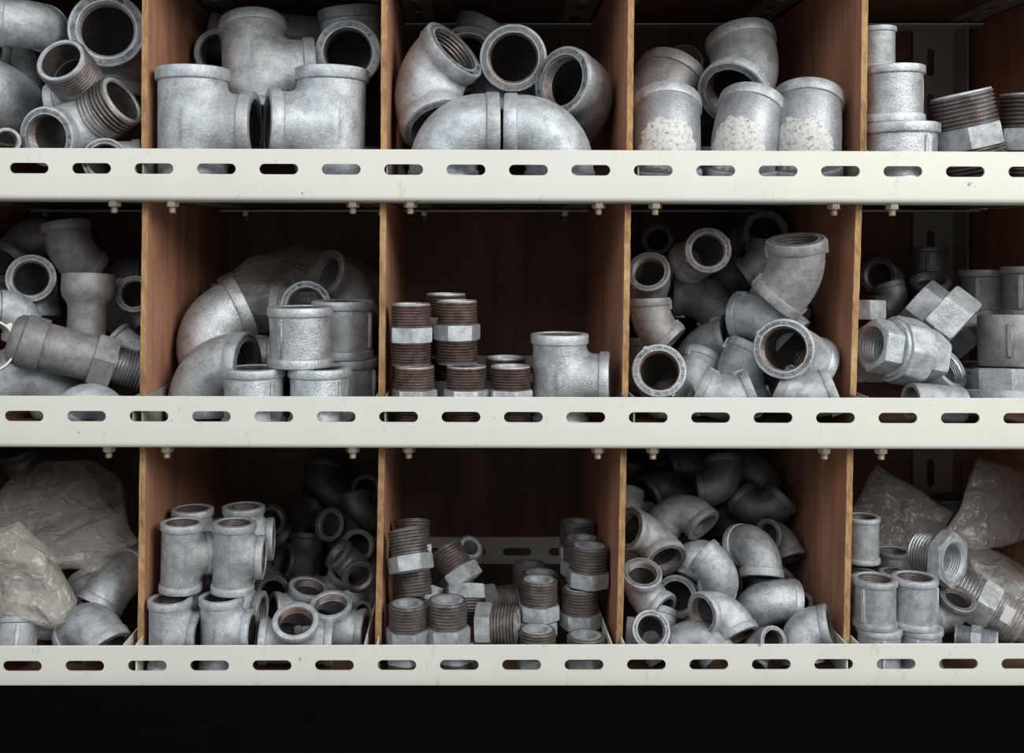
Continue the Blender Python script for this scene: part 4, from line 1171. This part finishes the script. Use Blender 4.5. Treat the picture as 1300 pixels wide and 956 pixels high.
# ------------------------------------------------------------------ plastic bags: crumpled film around an outline
def bag(bin_, pts, thick, label, mat, seed=0, centre=None, amp=9, rings=34, yoff=0):
    ox, oy, s = BINS[bin_]
    P3 = [W(ox + u / s, oy + v / s, y) for u, v, y in pts]; m = len(P3)
    fine = []
    for i in range(m):
        a, b, c, d = P3[i - 1], P3[i], P3[(i + 1) % m], P3[(i + 2) % m]
        for k in range(12):
            t = k / 12
            cr = .5 * ((2 * b) + (c - a) * t + (2 * a - 5 * b + 4 * c - d) * t * t + (3 * b - a - 3 * c + d) * t ** 3)
            fine.append(cr * .15 + (b.lerp(c, t)) * .85)
    cen = sum(P3, Vector()) / m if centre is None else W(ox + centre[0] / s, oy + centre[1] / s, centre[2])
    n = len(fine); vs, fs = [], []
    off = Vector((seed * 13.7, seed * 5.1, 0))
    for side in (-1, 1):
        base = len(vs)
        for k in range(rings + 1):
            t = k / rings
            for i in range(n):
                p = cen.lerp(fine[i], t); q = (p + off) * .011
                cre = (1 - abs(noise.noise(q * 1.2) * 2.0)) * .8 + (1 - abs(noise.noise(q * 2.7 + Vector((4, 1, 2))) * 2.2)) * .5 + noise.noise(q * 6) * .25
                infl = max(0, 1 - t ** 3) ** .5
                d = side * thick * infl + amp * (cre - .6) * (1 if t < 1 else .6) * side * (.3 + .7 * infl)
                jit = Vector((noise.noise(q * 2.1), 0, noise.noise(q * 2.3 + Vector((9, 9, 9))))) * amp * .8
                vs.append(p + Vector((0, d + yoff, 0)) + jit)
        for k in range(rings):
            for i in range(n):
                j = (i + 1) % n
                fs.append((base + k * n + i, base + k * n + j, base + (k + 1) * n + j, base + (k + 1) * n + i))
    e = rings * n; o2 = (rings + 1) * n
    for i in range(n):
        j = (i + 1) % n; fs.append((e + i, e + j, o2 + e + j, o2 + e + i))
    row, col = bin_; fl = VY - FLOOR[row] + 1; xl = fx(max(DIV[row][col])) + 7; xr = fx(min(DIV[row][col + 1])) - 7
    for v in vs: v.z = max(v.z, fl); v.x = min(max(v.x, xl), xr); v.y = min(max(v.y, 5), YB - 8)
    me = mesh_from('plastic_bag', [v * MM for v in vs], fs, 75); me.materials.append(M[mat])
    o = bpy.data.objects.new('plastic_bag', me); C.objects.link(o); o['label'] = label; o['category'] = 'plastic bag'; o['group'] = 'plastic bags of fittings in the bins'
    return o

# ------------------------------------------------------------------ light and camera
w = bpy.data.worlds.new('World'); bpy.context.scene.world = w; w.use_nodes = True
bg = w.node_tree.nodes['Background']; bg.inputs[0].default_value = (.86, .94, 1.0, 1); bg.inputs[1].default_value = WORLD
def area(name, loc, target, size, power, col):
    l = bpy.data.lights.new(name, 'AREA'); l.shape = 'RECTANGLE'; l.size, l.size_y = size; l.energy = power; l.color = col
    o = bpy.data.objects.new(name, l); C.objects.link(o); o.location = loc
    o.rotation_euler = (Vector(target) - Vector(loc)).to_track_quat('-Z', 'Y').to_euler()
for a_ in LIGHTS: area(*a_)
cam = bpy.data.cameras.new('camera'); co = bpy.data.objects.new('camera', cam); C.objects.link(co)
co.location = (0, -D * MM, 0); co.rotation_euler = (PI / 2, 0, 0)
cam.sensor_width = 36; cam.lens = D / 1300 * 36; cam.shift_x = (650 - VX) / 1300; cam.shift_y = -(478 - VY) / 1300
cam.clip_start = .05; cam.clip_end = 30
sc = bpy.context.scene; sc.camera = co
sc.view_settings.view_transform = 'Standard'; sc.view_settings.look = 'None'; sc.view_settings.gamma = 1
sc.view_settings.use_curve_mapping = False; sc.view_settings.exposure = EXPOSURE
sc.cycles.max_bounces = 8; sc.cycles.transparent_max_bounces = 16
# ------------------------------------------------------------------ bags
bag((1, 1), [(262, 300, 190), (400, 225, 240), (560, 178, 280), (700, 190, 290), (830, 240, 280), (900, 300, 270), (880, 420, 240), (700, 470, 230), (480, 480, 220), (360, 460, 200), (300, 400, 190)], 62, 'brownish clear bag of fittings slumped behind the couplings', 'film_clear', 2, amp=9, yoff=15)
bag((2, 0), [(-170, 330, 120), (-40, 215, 170), (80, 120, 210), (190, 62, 240), (330, 70, 250), (420, 120, 240), (462, 215, 190), (470, 300, 130), (512, 372, 100), (440, 410, 95), (372, 468, 85), (250, 455, 90), (100, 430, 95), (-100, 480, 100)], 62, 'large cloudy bag bulging over the elbows of the first bin', 'film_haze', 5, centre=(190, 290, 160), amp=13, yoff=-8)
bag((2, 0), [(-120, 360, 60), (60, 295, 62), (150, 370, 64), (215, 470, 62), (288, 582, 58), (270, 665, 52), (190, 690, 50), (60, 668, 44), (-40, 640, 42), (-140, 600, 42)], 26, 'folded whitish bag drooping to the beam at the outer side', 'film_white', 9, centre=(80, 520, 60), amp=9)
bag((2, 4), [(158, 86, 250), (300, 170, 240), (436, 268, 225), (400, 345, 215), (330, 430, 205), (180, 425, 205), (70, 400, 205), (58, 250, 215), (100, 165, 235)], 9, 'hazy empty bag corner standing up beside the divider', 'film_mid', 12, amp=6)
bag((2, 4), [(522, 62, 200), (690, 120, 215), (790, 200, 230), (760, 330, 210), (620, 395, 180), (500, 400, 160), (392, 350, 160), (455, 260, 175), (490, 160, 190)], 9, 'tan hazy bag flap rising highest in the fifth bin', 'film_mid', 15, amp=5)
bb_ = bag((2, 4), [(440, 395, 120), (560, 385, 125), (690, 450, 120), (800, 520, 110), (830, 660, 95), (700, 735, 70), (600, 730, 66), (500, 670, 80), (430, 600, 110), (415, 500, 125)], 48, 'clear bag of threaded nipples sagging onto the beam', 'film_clear', 21, amp=8, yoff=5)
def tagpiece(u, v, y, w, h, mat, parent, name, rot=0, rz=0):
    k = BINS[(2, 4)]; p = W(k[0] + u / k[2], k[1] + v / k[2], y) * MM
    vs, fs = box(-w / 2, w / 2, -.3, .3, -h / 2, h / 2)
    me = mesh_from(name, [Matrix.Rotation(rz, 3, 'Z') @ Matrix.Rotation(rot, 3, 'Y') @ Vector(q) * MM + p for q in vs], fs); me.materials.append(M[mat])
    o = bpy.data.objects.new(name, me); C.objects.link(o); o.parent = parent; return o
tagpiece(636, 640, 58, 17, 22, 'label', bb_, 'paper_label', .5, .15)
